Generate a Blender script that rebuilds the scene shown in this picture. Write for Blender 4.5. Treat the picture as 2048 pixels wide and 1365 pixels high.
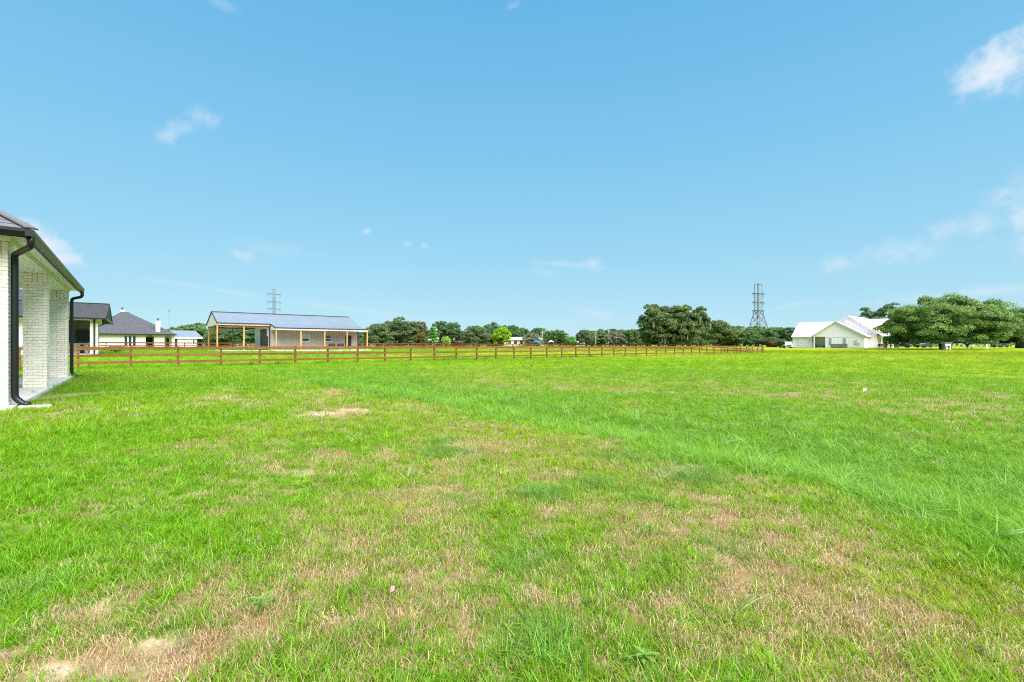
import bpy, bmesh, math, random
import numpy as np
from mathutils import Vector, Matrix
from bpy_extras.object_utils import world_to_camera_view  # noqa

S = bpy.context.scene
for o in list(bpy.data.objects):
    bpy.data.objects.remove(o)
rng = np.random.default_rng(7)
random.seed(7)

# ------------------------------------------------------------------ camera
FPX, CX, HY = 950.0, 1024.0, 691.0      # focal length, centre and horizon of the 2048 px wide photograph
C = 1.17                                # eye height above the lawn
cam = bpy.data.cameras.new('camera')
camo = bpy.data.objects.new('camera', cam)
S.collection.objects.link(camo)
camo.location = (0, 0, C)
camo.rotation_euler = (math.radians(90), 0, 0)
cam.sensor_width = 36
cam.lens = 36 * FPX / 2048
cam.shift_y = (HY - 682.5) / 2048
cam.clip_start = 0.05
cam.clip_end = 6000
S.camera = camo
S.render.resolution_x, S.render.resolution_y = 1024, 682

# ------------------------------------------------------------------ light
SUN_DIR = Vector((0.57, -0.82, 0)).normalized()
SUN_EL = math.radians(52)
sd = Vector((SUN_DIR.x * math.cos(SUN_EL), SUN_DIR.y * math.cos(SUN_EL), math.sin(SUN_EL)))
sun = bpy.data.lights.new('sun', 'SUN')
sun.energy = 5.0
sun.angle = math.radians(68)
sun.color = (1.0, 0.965, 0.9)
suno = bpy.data.objects.new('sun', sun)
S.collection.objects.link(suno)
suno.rotation_euler = (-sd).to_track_quat('-Z', 'Y').to_euler()
suno.location = (30, -20, 60)

S.view_settings.view_transform = 'Standard'
S.view_settings.look = 'None'
S.view_settings.gamma = 1
S.view_settings.use_curve_mapping = False
S.view_settings.exposure = 1.1
S.render.engine = 'CYCLES'
S.cycles.max_bounces = 6
S.cycles.diffuse_bounces = 3
S.cycles.transparent_max_bounces = 6
S.cycles.use_denoising = False
S.cycles.use_adaptive_sampling = False
S.cycles.filter_width = 1.1


def pix_dir(x, y):
    return Vector(((x - CX) / FPX, 1.0, (HY - y) / FPX)).normalized()


world = bpy.data.worlds.new('World')
S.world = world
world.cycles.sampling_method = 'NONE'
world.use_nodes = True
wt = world.node_tree
wt.nodes.clear()
wn, wl = wt.nodes.new, wt.links.new


def wmath(op, a, b=None, c=None):
    n = wn('ShaderNodeMath')
    n.operation = op
    for i, s in enumerate((a, b, c)):
        if s is None:
            continue
        if isinstance(s, (int, float)):
            n.inputs[i].default_value = s
        else:
            wl(s, n.inputs[i])
    return n.outputs[0]


w_out = wn('ShaderNodeOutputWorld')
w_bg = wn('ShaderNodeBackground')
w_sky = wn('ShaderNodeTexSky')
w_sky.sky_type = 'NISHITA'
w_sky.sun_disc = False
w_sky.sun_elevation = SUN_EL
w_sky.sun_rotation = math.atan2(SUN_DIR.x, SUN_DIR.y)
w_sky.altitude = 0
w_sky.air_density = 1.0
w_sky.dust_density = 0.3
w_sky.ozone_density = 2.0
w_tc = wn('ShaderNodeTexCoord')
w_sep = wn('ShaderNodeSeparateXYZ')
wl(w_tc.outputs['Generated'], w_sep.inputs[0])
# a thin even veil over the whole sky: paler towards the horizon
w_el = wmath('MAXIMUM', w_sep.outputs['Z'], 0.0)
w_veil = wn('ShaderNodeValToRGB')
wl(w_el, w_veil.inputs[0])
SKY_RAMP = [(0.0, (4.55, 7.1, 8.1)), (0.08, (3.65, 6.55, 8.0)), (0.2, (2.8, 6.0, 8.0)), (0.38, (1.95, 5.25, 7.9)), (0.62, (1.15, 4.3, 7.4)), (1.0, (0.7, 3.3, 6.6))]
cr = w_veil.color_ramp
while len(cr.elements) > 1:
    cr.elements.remove(cr.elements[-1])
cr.elements[0].position = 0.0
cr.elements[0].color = SKY_RAMP[0][1] + (1,)
for p, c_ in SKY_RAMP[1:]:
    e = cr.elements.new(p)
    e.color = c_ + (1,)
w_mix = wn('ShaderNodeMix')
w_mix.data_type = 'RGBA'
w_mix.inputs[0].default_value = 0.85
wl(w_sky.outputs[0], w_mix.inputs[6])
wl(w_veil.outputs[0], w_mix.inputs[7])
sky_col = w_mix.outputs[2]

# clouds: each one a patch of fractal noise round its own direction in the sky
w_no = wn('ShaderNodeTexNoise')
w_no.inputs['Scale'].default_value = 11.0
w_no.inputs['Detail'].default_value = 8.0
w_no.inputs['Roughness'].default_value = 0.6
wl(w_tc.outputs['Generated'], w_no.inputs['Vector'])
w_no2 = wn('ShaderNodeTexNoise')
w_no2.inputs['Scale'].default_value = 34.0
w_no2.inputs['Detail'].default_value = 6.0
w_no2.inputs['Roughness'].default_value = 0.6
wl(w_tc.outputs['Generated'], w_no2.inputs['Vector'])


def wdot(v):
    n = wn('ShaderNodeVectorMath')
    n.operation = 'DOT_PRODUCT'
    wl(w_tc.outputs['Generated'], n.inputs[0])
    n.inputs[1].default_value = v
    return n.outputs['Value']


CLOUDS = [  # direction (given by where it is seen), half width, half height (radians), tilt, strength
    (2005, 122, .078, .042, -.28, 1.0), (1950, 140, .045, .026, -.1, .65), (2070, 98, .06, .045, -.3, .9),
    (400, 234, .032, .024, .2, .6), (335, 272, .030, .020, -.2, .5), (365, 258, .05, .02, -.5, .35),
    (90, 490, .045, .028, .5, 1.0), (135, 520, .040, .020, .3, .95), (60, 462, .03, .02, .3, .9),
    (1130, 530, .10, .011, .12, .30), (1180, 527, .028, .013, -.15, .45), (1080, 545, .09, .02, .1, .18),
    (2040, 425, .045, .07, -.5, .7), (1965, 452, .085, .034, -.2, .5), (1775, 502, .09, .032, -.1, .45), (1680, 528, .045, .02, -.2, .4),
    (735, 463, .014, .008, -.3, .45), (812, 487, .014, .008, .2, .45), (850, 492, .009, .008, .2, .40),
    (487, 513, .03, .012, .3, .35), (560, 500, .09, .018, .05, .16), (420, 578, .16, .006, .12, .28),
    (700, 618, .24, .010, .12, .22), (1190, 628, .07, .014, .2, .28), (1950, 585, .20, .011, -.05, .35), (1560, 615, .07, .006, -.15, .3),
    (1025, 12, .02, .008, -.5, .22), (430, 2, .05, .012, .1, .2), (2040, 355, .03, .05, .3, .22),
]
mask = None
nz = wmath('SUBTRACT', w_no.outputs[0], 0.5)
nz2 = wmath('SUBTRACT', w_no2.outputs[0], 0.5)
nsum = wmath('ADD', wmath('MULTIPLY', nz, 2.0), wmath('MULTIPLY', nz2, 1.7))
for (x, y, hw, hh, tilt, st) in CLOUDS:
    d = pix_dir(x, y)
    t1 = d.cross(Vector((0, 0, 1))).normalized()
    t2 = t1.cross(d).normalized()
    a1 = t1 * math.cos(tilt) - t2 * math.sin(tilt)
    a2 = t2 * math.cos(tilt) + t1 * math.sin(tilt)
    a = wmath('MULTIPLY', wdot(tuple(a1)), 1 / hw)
    b = wmath('MULTIPLY', wdot(tuple(a2)), 1 / hh)
    r2 = wmath('ADD', wmath('MULTIPLY', a, a), wmath('MULTIPLY', b, b))
    r = wmath('SQRT', r2)
    front = wmath('GREATER_THAN', wdot(tuple(d)), 0.3)
    val = wmath('ADD', wmath('SUBTRACT', 1.0, r), nsum)
    mr = wn('ShaderNodeMapRange')
    mr.interpolation_type = 'SMOOTHSTEP'
    mr.inputs['From Min'].default_value = 0.0
    mr.inputs['From Max'].default_value = 1.15
    mr.inputs['To Max'].default_value = st
    wl(val, mr.inputs['Value'])
    near = wn('ShaderNodeMapRange')
    near.interpolation_type = 'SMOOTHSTEP'
    near.inputs['From Min'].default_value = 1.75
    near.inputs['From Max'].default_value = 0.7
    wl(r, near.inputs['Value'])
    v = wmath('MULTIPLY', wmath('MULTIPLY', mr.outputs[0], near.outputs[0]), front)
    mask = v if mask is None else wmath('MAXIMUM', mask, v)
w_cm = wn('ShaderNodeMix')
w_cm.data_type = 'RGBA'
wl(mask, w_cm.inputs[0])
wl(sky_col, w_cm.inputs[6])
w_cm.inputs[7].default_value = (6.6, 7.4, 8.2, 1)
wl(w_cm.outputs[2], w_bg.inputs['Color'])
w_bg.inputs['Strength'].default_value = 0.055
wl(w_bg.outputs[0], w_out.inputs['Surface'])

# ------------------------------------------------------------------ frames: lot grid (G) and near house (H)
def frame(t):
    U = np.array([t, 1.0]) / math.hypot(t, 1)
    return U, np.array([-U[1], U[0]])


G = frame((2135 - CX) / FPX)
HF = frame(1 / 0.799)
ID = (np.array([1.0, 0.0]), np.array([0.0, 1.0]))


def Wp(fr, u, v, z):
    return (u * fr[0][0] + v * fr[1][0], u * fr[0][1] + v * fr[1][1], z)


def uv(fr, x, Z):
    X = (x - CX) / FPX * Z
    return X * fr[0][0] + Z * fr[0][1], X * fr[1][0] + Z * fr[1][1]


def U_at(fr, x, v):
    r = (x - CX) / FPX
    return v * (r * fr[1][1] - fr[1][0]) / (fr[0][0] - r * fr[0][1])


def V_at(fr, x, u):
    r = (x - CX) / FPX
    return u * (fr[0][0] - r * fr[0][1]) / (r * fr[1][1] - fr[1][0])


def z_at(fr, u, v, y):
    Z = u * fr[0][1] + v * fr[1][1]
    return C + (HY - y) / FPX * Z


# ------------------------------------------------------------------ noise and terrain
_P = np.random.default_rng(3).random((256, 256))


def vnoise(x, y):
    xi, yi = np.floor(x).astype(int), np.floor(y).astype(int)
    fx, fy = x - xi, y - yi
    fx, fy = fx * fx * (3 - 2 * fx), fy * fy * (3 - 2 * fy)
    g = lambda i, j: _P[i & 255, j & 255]
    return (g(xi, yi) * (1 - fx) + g(xi + 1, yi) * fx) * (1 - fy) + (g(xi, yi + 1) * (1 - fx) + g(xi + 1, yi + 1) * fx) * fy


def fbm(x, y, s, n=4):
    a, t, tot = 1.0, 0.0, 0.0
    x, y = x * s + 37.3, y * s + 91.7
    for i in range(n):
        t = t + a * vnoise(x, y)
        tot += a
        a *= .5
        x, y = x * 2.03 + 11.1, y * 2.03 + 5.7
    return t / tot


def ss(a, lo, hi):
    t = np.clip((a - lo) / (hi - lo), 0, 1)
    return t * t * (3 - 2 * t)


BARN_L = uv(G, 434.6, 68.0)
VB = BARN_L[1]


def terrain(x, y):
    x, y = np.asarray(x, float), np.asarray(y, float)
    u, v = x * G[0][0] + y * G[0][1], x * G[1][0] + y * G[1][1]
    hu, hv = x * HF[0][0] + y * HF[0][1], x * HF[1][0] + y * HF[1][1]
    wob = (fbm(x, y, .25, 3) - .5) * 1.2
    pad = (1 - ss(hu + wob, 4.3, 6.6)) * (1 - ss(hv, 25.8, 28.8))
    field = -.25 - .0012 * np.clip(u, 0, 100)
    z = field * (1 - pad)
    z = z + .55 * ss(v, 39.5, 54) * (1 - ss(u, 92, 110))
    z = z + .75 * ss(u, 98, 145)
    du = np.maximum(np.maximum(BARN_L[0] - 1.5 - u, u - BARN_L[0] - 24), 0)
    dv = np.maximum(np.maximum(VB - 3.5 - v, v - VB - 11), 0)
    z = z + .08 * (1 - ss(np.hypot(du, dv), 0, 4))
    z = z + (fbm(x, y, .9, 3) - .5) * .06 * (1 - ss(np.hypot(x, y), 20, 45))
    return z


def tz(x, y):
    return float(terrain(np.array([x]), np.array([y]))[0])


# ------------------------------------------------------------------ materials
M = {}


def mat(name, color, rough=.7, metal=0.0, var=.08, scale=6.0, bump=0.0, bscale=40.0, spec=.35, coords='Object', stretch=None):
    m = bpy.data.materials.new(name)
    m.use_nodes = True
    nt = m.node_tree
    b = nt.nodes['Principled BSDF']
    b.inputs['Roughness'].default_value = rough
    b.inputs['Metallic'].default_value = metal
    b.inputs['Specular IOR Level'].default_value = spec
    tc = nt.nodes.new('ShaderNodeTexCoord')
    src = tc.outputs[coords]
    if stretch:
        mp = nt.nodes.new('ShaderNodeMapping')
        mp.inputs['Scale'].default_value = stretch
        nt.links.new(src, mp.inputs[0])
        src = mp.outputs[0]
    if var:
        n = nt.nodes.new('ShaderNodeTexNoise')
        n.inputs['Scale'].default_value = scale
        n.inputs['Detail'].default_value = 5
        nt.links.new(src, n.inputs['Vector'])
        mx = nt.nodes.new('ShaderNodeMix')
        mx.data_type = 'RGBA'
        nt.links.new(n.outputs[0], mx.inputs[0])
        mx.inputs[6].default_value = tuple(max(0, c * (1 - 2.2 * var)) for c in color) + (1,)
        mx.inputs[7].default_value = tuple(min(1, c * (1 + 2.2 * var)) for c in color) + (1,)
        oi = nt.nodes.new('ShaderNodeObjectInfo')
        hv = nt.nodes.new('ShaderNodeHueSaturation')
        mm = nt.nodes.new('ShaderNodeMapRange')
        mm.inputs['To Min'].default_value = 1 - var * .9
        mm.inputs['To Max'].default_value = 1 + var * .9
        nt.links.new(oi.outputs['Random'], mm.inputs[0])
        nt.links.new(mm.outputs[0], hv.inputs['Value'])
        nt.links.new(mx.outputs[2], hv.inputs['Color'])
        nt.links.new(hv.outputs[0], b.inputs['Base Color'])
    else:
        b.inputs['Base Color'].default_value = tuple(color) + (1,)
    if bump:
        n2 = nt.nodes.new('ShaderNodeTexNoise')
        n2.inputs['Scale'].default_value = bscale
        n2.inputs['Detail'].default_value = 4
        nt.links.new(src, n2.inputs['Vector'])
        bp = nt.nodes.new('ShaderNodeBump')
        bp.inputs['Strength'].default_value = bump
        bp.inputs['Distance'].default_value = .01
        nt.links.new(n2.outputs[0], bp.inputs['Height'])
        nt.links.new(bp.outputs[0], b.inputs['Normal'])
    M[name] = m
    return m


mat('brick', (.80, .755, .655), .85, var=.09, scale=9, bump=.5, bscale=60)
mat('mortar', (.54, .49, .38), .95, var=.08, scale=20, bump=.4)
mat('white_brick', (.74, .66, .61), .85, var=.08, scale=4)
mat('stone', (.66, .62, .53), .9, var=.16, scale=2.5)
mat('soffit', (.74, .75, .70), .5, var=.03)
mat('trim_white', (.78, .79, .76), .5, var=.03)
mat('gutter_black', (.010, .010, .011), .35, var=.05, spec=.35)
mat('dark_trim', (.015, .016, .018), .5, var=.05)
mat('dark_glass', (.012, .014, .016), .08, var=0, spec=.8)
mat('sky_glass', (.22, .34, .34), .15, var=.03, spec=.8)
mat('shingle', (.115, .118, .13), .9, var=.22, scale=3.0, bump=.5, bscale=90, stretch=None)
mat('shingle_far', (.068, .069, .079), .9, var=.25, scale=2.2)
mat('concrete', (.60, .58, .54), .85, var=.06, scale=2.0, bump=.2)
mat('fence_wood', (.172, .078, .025), .75, var=.20, scale=3.0, bump=.4, bscale=30, spec=.2)
mat('old_fence', (.12, .052, .018), .8, var=.22, scale=3.0, spec=.2)
mat('pine_post', (.43, .255, .09), .7, var=.12, scale=3, spec=.2)
mat('brown_beam', (.26, .10, .03), .75, var=.12, scale=3)
mat('barn_wall', (.315, .285, .235), .6, var=.03, scale=1.0)
mat('barn_trim', (.68, .60, .55), .6, var=.03)
mat('galvanised', (.40, .435, .485), .42, metal=.7, var=.05, scale=.8)
mat('white_metal', (.66, .64, .65), .45, var=.03, scale=.6)
mat('house_trim', (.76, .68, .71), .6, var=.02)
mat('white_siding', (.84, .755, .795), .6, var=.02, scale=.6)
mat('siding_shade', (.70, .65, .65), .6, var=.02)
mat('grey_board', (.16, .145, .13), .9, var=.2, scale=2.0)
mat('steel', (.15, .155, .16), .5, metal=.4, var=.12, scale=.5)
mat('insulator', (.10, .06, .05), .4, var=0)
mat('bark', (.075, .06, .045), .95, var=.25, scale=2.0, bump=.6, bscale=8)
mat('soil', (.42, .27, .14), .95, var=.18, scale=3.0, bump=.4, bscale=30)
mat('grey_pole', (.42, .40, .36), .9, var=.1)
mat('utility_grey', (.42, .45, .47), .5, var=.04)
mat('car_white', (.62, .64, .66), .25, var=.02, spec=.6)
mat('car_dark', (.03, .035, .05), .25, var=.02, spec=.6)
mat('car_red', (.35, .03, .02), .35, var=.03)
mat('tyre', (.015, .015, .015), .9, var=0)
mat('barn_red', (.34, .035, .03), .7, var=.1)
mat('canopy_blue', (.02, .22, .55), .6, var=.04)
mat('canopy_pale', (.55, .66, .74), .6, var=.04)
mat('pylon_dark', (.10, .104, .11), .6, var=.1)
mat('bare_soil', (.5, .4, .3), .95)
mat('tan_roof', (.33, .29, .24), .9, var=.1, scale=1.0)
mat('cream_wall', (.62, .56, .43), .7, var=.03)
mat('pink_plastic', (.85, .30, .30), .5, var=.03)
mat('pale_pink', (.92, .66, .68), .5, var=.03)
mat('wood_brown', (.22, .15, .10), .85, var=.15, scale=3.0)
mat('terracotta', (.30, .09, .05), .8, var=.1)


def leaf_mat(name, color, trans=.38, var=.25, instancer=False):
    m = bpy.data.materials.new(name)
    m.use_nodes = True
    nt = m.node_tree
    nt.nodes.clear()
    N, L = nt.nodes.new, nt.links.new
    out = N('ShaderNodeOutputMaterial')
    if instancer:
        at = N('ShaderNodeAttribute')
        at.attribute_type = 'INSTANCER'
        at.attribute_name = 'tint'
        base = at.outputs['Color']
    else:
        rgb = N('ShaderNodeRGB')
        rgb.outputs[0].default_value = tuple(color) + (1,)
        base = rgb.outputs[0]
    va = N('ShaderNodeAttribute')
    va.attribute_name = 'rnd'
    hs = N('ShaderNodeHueSaturation')
    mr = N('ShaderNodeMapRange')
    mr.inputs['To Min'].default_value = 1 - var
    mr.inputs['To Max'].default_value = 1 + var
    L(va.outputs['Fac'], mr.inputs[0])
    L(mr.outputs[0], hs.inputs['Value'])
    mh = N('ShaderNodeMapRange')
    mh.inputs['To Min'].default_value = .515
    mh.inputs['To Max'].default_value = .485
    L(va.outputs['Fac'], mh.inputs[0])
    L(mh.outputs[0], hs.inputs['Hue'])
    L(base, hs.inputs['Color'])
    d, t, mx = N('ShaderNodeBsdfDiffuse'), N('ShaderNodeBsdfTranslucent'), N('ShaderNodeMixShader')
    L(hs.outputs[0], d.inputs[0])
    L(hs.outputs[0], t.inputs[0])
    mx.inputs[0].default_value = trans
    L(d.outputs[0], mx.inputs[1])
    L(t.outputs[0], mx.inputs[2])
    g, mg = N('ShaderNodeBsdfGlossy'), N('ShaderNodeMixShader')
    g.inputs['Roughness'].default_value = .42
    g.inputs['Color'].default_value = (.8, .85, .9, 1)
    mg.inputs[0].default_value = .018
    L(mx.outputs[0], mg.inputs[1])
    L(g.outputs[0], mg.inputs[2])
    L(mg.outputs[0], out.inputs[0])
    M[name] = m
    return m


leaf_mat('oak_leaf', (0.135, 0.230, 0.070))
leaf_mat('oak_leaf_warm', (0.200, 0.307, 0.082))
leaf_mat('oak_leaf_dark', (0.099, 0.186, 0.075))
leaf_mat('oak_leaf_blue', (0.130, 0.187, 0.077))
leaf_mat('oak_leaf_deep', (.130, .190, .055))
leaf_mat('grey_leaf', (0.225, 0.232, 0.158))
leaf_mat('olive_leaf', (0.173, 0.165, 0.053))
leaf_mat('lime_leaf', (0.270, 0.459, 0.020), .4)
leaf_mat('fresh_leaf', (0.150, 0.390, 0.075), .4)
leaf_mat('moss_strand', (0.280, 0.280, 0.210))
leaf_mat('weed_leaf', (.28, .45, .07), .35)
leaf_mat('grass_blade', (.1, .2, .03), .45, .22, instancer=True)

# ------------------------------------------------------------------ object helpers
COL = S.collection


def link(o):
    COL.objects.link(o)
    return o


def tag(o, label=None, cat=None, group=None, kind=None):
    if label:
        o['label'] = label
    if cat:
        o['category'] = cat
    if group:
        o['group'] = group
    if kind:
        o['kind'] = kind
    return o


def thing(name, loc, label, cat, group=None):
    o = bpy.data.objects.new(name, None)
    o.empty_display_size = .2
    o.location = loc
    link(o)
    return tag(o, label, cat, group)


ORG = {}


def origin_of(o):
    p = Vector((0, 0, 0))
    while o is not None:
        p += o.location
        o = o.parent
    return p


class MB:
    def __init__(self, fr=ID):
        self.v, self.f, self.fr = [], [], fr

    def pt(self, u, v, z):
        self.v.append(Wp(self.fr, u, v, z))
        return len(self.v) - 1

    def poly(self, pts):
        self.f.append([self.pt(*p) for p in pts])
        return self

    def hexa(self, p):      # 8 corners: bottom ring, top ring
        i = [self.pt(*q) for q in p]
        for q in ((3, 2, 1, 0), (4, 5, 6, 7), (0, 1, 5, 4), (1, 2, 6, 5), (2, 3, 7, 6), (3, 0, 4, 7)):
            self.f.append([i[k] for k in q])
        return self

    def box(self, u0, u1, v0, v1, z0, z1):
        return self.hexa([(u0, v0, z0), (u1, v0, z0), (u1, v1, z0), (u0, v1, z0), (u0, v0, z1), (u1, v0, z1), (u1, v1, z1), (u0, v1, z1)])

    def slab(self, pts, t):  # polygon with thickness t downwards
        n = len(pts)
        a = [self.pt(*p) for p in pts]
        b = [self.pt(p[0], p[1], p[2] - t) for p in pts]
        self.f.append(a)
        self.f.append(b[::-1])
        for i in range(n):
            j = (i + 1) % n
            self.f.append([a[i], b[i], b[j], a[j]])
        return self

    def prism(self, pts, d):  # polygon extruded along vector d (frame coordinates)
        n = len(pts)
        a = [self.pt(*p) for p in pts]
        b = [self.pt(p[0] + d[0], p[1] + d[1], p[2] + d[2]) for p in pts]
        self.f.append(a)
        self.f.append(b[::-1])
        for i in range(n):
            j = (i + 1) % n
            self.f.append([a[i], b[i], b[j], a[j]])
        return self

    def beam(self, p, q, w, h=None):
        h = h or w
        p, q = Vector(Wp(self.fr, *p)), Vector(Wp(self.fr, *q))
        d = (q - p).normalized()
        s = d.cross(Vector((0, 0, 1)))
        s = s.normalized() if s.length > 1e-3 else Vector((1, 0, 0))
        t = s.cross(d)
        n0 = len(self.v)
        for e in (p, q):
            for a, b in ((-1, -1), (1, -1), (1, 1), (-1, 1)):
                self.v.append(tuple(e + s * (a * w / 2) + t * (b * h / 2)))
        for k in range(4):
            j = (k + 1) % 4
            self.f.append([n0 + k, n0 + j, n0 + 4 + j, n0 + 4 + k])
        self.f.append([n0 + 3, n0 + 2, n0 + 1, n0])
        self.f.append([n0 + 4, n0 + 5, n0 + 6, n0 + 7])
        return self

    def tube(self, pts, r, n=8, flat=None):  # pts in frame coords; r scalar or list
        P = [Vector(Wp(self.fr, *p)) for p in pts]
        rr = r if isinstance(r, (list, tuple)) else [r] * len(P)
        n0 = len(self.v)
        prev = None
        for i, p in enumerate(P):
            d = (P[min(i + 1, len(P) - 1)] - P[max(i - 1, 0)]).normalized()
            ref = prev if prev is not None else (Vector((1, 0, 0)) if abs(d.x) < .8 else Vector((0, 1, 0)))
            s = (ref - d * ref.dot(d)).normalized()
            prev = s
            t = d.cross(s)
            for k in range(n):
                a = 2 * math.pi * k / n
                self.v.append(tuple(p + s * (math.cos(a) * rr[i]) + t * (math.sin(a) * rr[i])))
        for i in range(len(P) - 1):
            for k in range(n):
                j = (k + 1) % n
                self.f.append([n0 + i * n + k, n0 + i * n + j, n0 + (i + 1) * n + j, n0 + (i + 1) * n + k])
        self.f.append([n0 + k for k in range(n)][::-1])
        self.f.append([n0 + (len(P) - 1) * n + k for k in range(n)])
        return self

    def cyl(self, c, r, z0, z1, n=12):
        return self.tube([(c[0], c[1], z0), (c[0], c[1], z1)], r, n)

    def build(self, name, m, parent=None, smooth=False, label=None, kind=None, bevel=0):
        me = bpy.data.meshes.new(name)
        off = origin_of(parent) if parent else Vector((0, 0, 0))
        me.from_pydata([(x - off.x, y - off.y, z - off.z) for x, y, z in self.v], [], self.f)
        bm = bmesh.new()
        bm.from_mesh(me)
        bmesh.ops.recalc_face_normals(bm, faces=bm.faces)
        if bevel:
            bmesh.ops.bevel(bm, geom=[e for e in bm.edges if len(e.link_faces) == 2 and e.calc_face_angle() > .5], offset=bevel, segments=1, affect='EDGES')
        bm.to_mesh(me)
        bm.free()
        me.materials.append(M[m] if isinstance(m, str) else m)
        if smooth:
            me.polygons.foreach_set('use_smooth', [True] * len(me.polygons))
        o = bpy.data.objects.new(name, me)
        if parent:
            o.parent = parent
        link(o)
        if label:
            o['label'] = label
        if kind:
            o['kind'] = kind
        return o


def copy_tree(o, parent=None):
    c = o.copy()
    link(c)
    c.parent = parent
    for ch in o.children:
        copy_tree(ch, c)
    return c


def fast_mesh(name, V, F, m, attrs=None, k=4):
    """V (n,3) floats, F (m,k) ints; attrs: name -> per-vertex floats."""
    me = bpy.data.meshes.new(name)
    nv, nf = len(V), len(F)
    me.vertices.add(nv)
    me.vertices.foreach_set('co', np.ascontiguousarray(V, dtype=np.float32).ravel())
    me.loops.add(nf * k)
    me.loops.foreach_set('vertex_index', np.ascontiguousarray(F, dtype=np.int32).ravel())
    me.polygons.add(nf)
    me.polygons.foreach_set('loop_start', np.arange(0, nf * k, k, dtype=np.int32))
    me.polygons.foreach_set('loop_total', np.full(nf, k, dtype=np.int32))
    for a, val in (attrs or {}).items():
        at = me.attributes.new(a, 'FLOAT', 'POINT')
        at.data.foreach_set('value', np.ascontiguousarray(val, dtype=np.float32))
    me.update(calc_edges=True)
    if m:
        me.materials.append(M[m] if isinstance(m, str) else m)
    return me


# ------------------------------------------------------------------ lawn zones (what grows where)
def gpt(x, y, z=0.0):
    Z = FPX * (C - z) / (y - HY)
    return (x - CX) / FPX * Z, Z


def patches(x, y, L):
    t = np.zeros_like(x)
    for (px, py, rx, ry, s) in L:
        X0, Z0 = gpt(px, py)
        ax, az = rx * Z0 / FPX, ry * Z0 * Z0 / (FPX * C)
        t = np.maximum(t, s * np.exp(-(((x - X0) / ax) ** 2 + ((y - Z0) / az) ** 2) ** 1.2))
    return t


DRY = [(665, 828, 75, 12, 1.3), (112, 792, 42, 15, 1.15), (40, 815, 60, 8, .6), (620, 945, 75, 22, .85), (480, 820, 30, 8, .25), (880, 1140, 70, 45, .95), (740, 1160, 60, 25, .8),
       (560, 1040, 60, 25, .5), (240, 1200, 50, 20, .8), (150, 1335, 180, 40, 1.0), (380, 1330, 60, 50, .5), (1550, 1060, 110, 60, .95), (1480, 1180, 130, 60, .8),
       (1350, 1240, 160, 60, .75), (1100, 1180, 80, 45, .7), (1190, 1120, 60, 30, .6), (1600, 1180, 140, 50, .55), (1700, 1250, 170, 70, .55), (1000, 1290, 60, 30, .5),
       (860, 1340, 60, 30, .6), (1250, 890, 90, 14, .55), (1060, 950, 60, 18, .45), (940, 855, 100, 8, .4), (850, 815, 90, 6, .4), (780, 1010, 50, 18, .5), (700, 1100, 40, 20, .5),
       (1980, 930, 70, 14, .45), (1850, 845, 60, 7, .5), (2030, 960, 40, 20, .5), (1750, 760, 60, 3, .3), (1900, 1000, 40, 10, .3), (300, 960, 90, 20, .3), (220, 1040, 60, 20, .35)]
BLUE = [(905, 906, 70, 12, .9), (1380, 955, 85, 20, 1.0), (1250, 918, 90, 14, .8), (1085, 990, 60, 16, .9), (1190, 972, 50, 12, .8), (890, 885, 40, 5, .9), (600, 905, 40, 8, .3),
        (1450, 1110, 60, 30, .6), (330, 1320, 120, 45, .75), (1080, 1290, 80, 45, .6), (1060, 1130, 60, 40, .5), (700, 1290, 60, 40, .4), (60, 1180, 60, 30, .4), (920, 1010, 60, 16, .6), (1300, 1000, 60, 15, .4)]
BARE = [(120, 1352, 150, 26, 1.3), (270, 1300, 60, 26, 1.2), (20, 1310, 60, 14, 1.0), (640, 829, 45, 7, 1.3), (700, 822, 40, 6, 1.1), (110, 795, 34, 9, .9), (240, 1195, 22, 12, 1.0), (900, 1165, 26, 16, .8), (610, 945, 26, 8, .8)]
GRN = [(150, 880, 340, 70, 1.0), (450, 960, 260, 40, .8), (300, 775, 330, 30, 1.0), (80, 1090, 220, 80, .85), (420, 835, 220, 26, .95), (60, 980, 200, 70, .95), (700, 880, 130, 25, .6), (330, 1060, 150, 40, .6), (120, 1180, 120, 40, .6), (500, 1130, 120, 40, .5), (850, 1090, 90, 40, .6), (1000, 1060, 80, 30, .5)]
YEL = [(1850, 1200, 260, 130, .8), (1650, 1320, 200, 70, .6), (1000, 870, 200, 20, .5), (1150, 920, 120, 20, .4), (450, 870, 260, 30, .35), (800, 1020, 160, 40, .35)]


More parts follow.
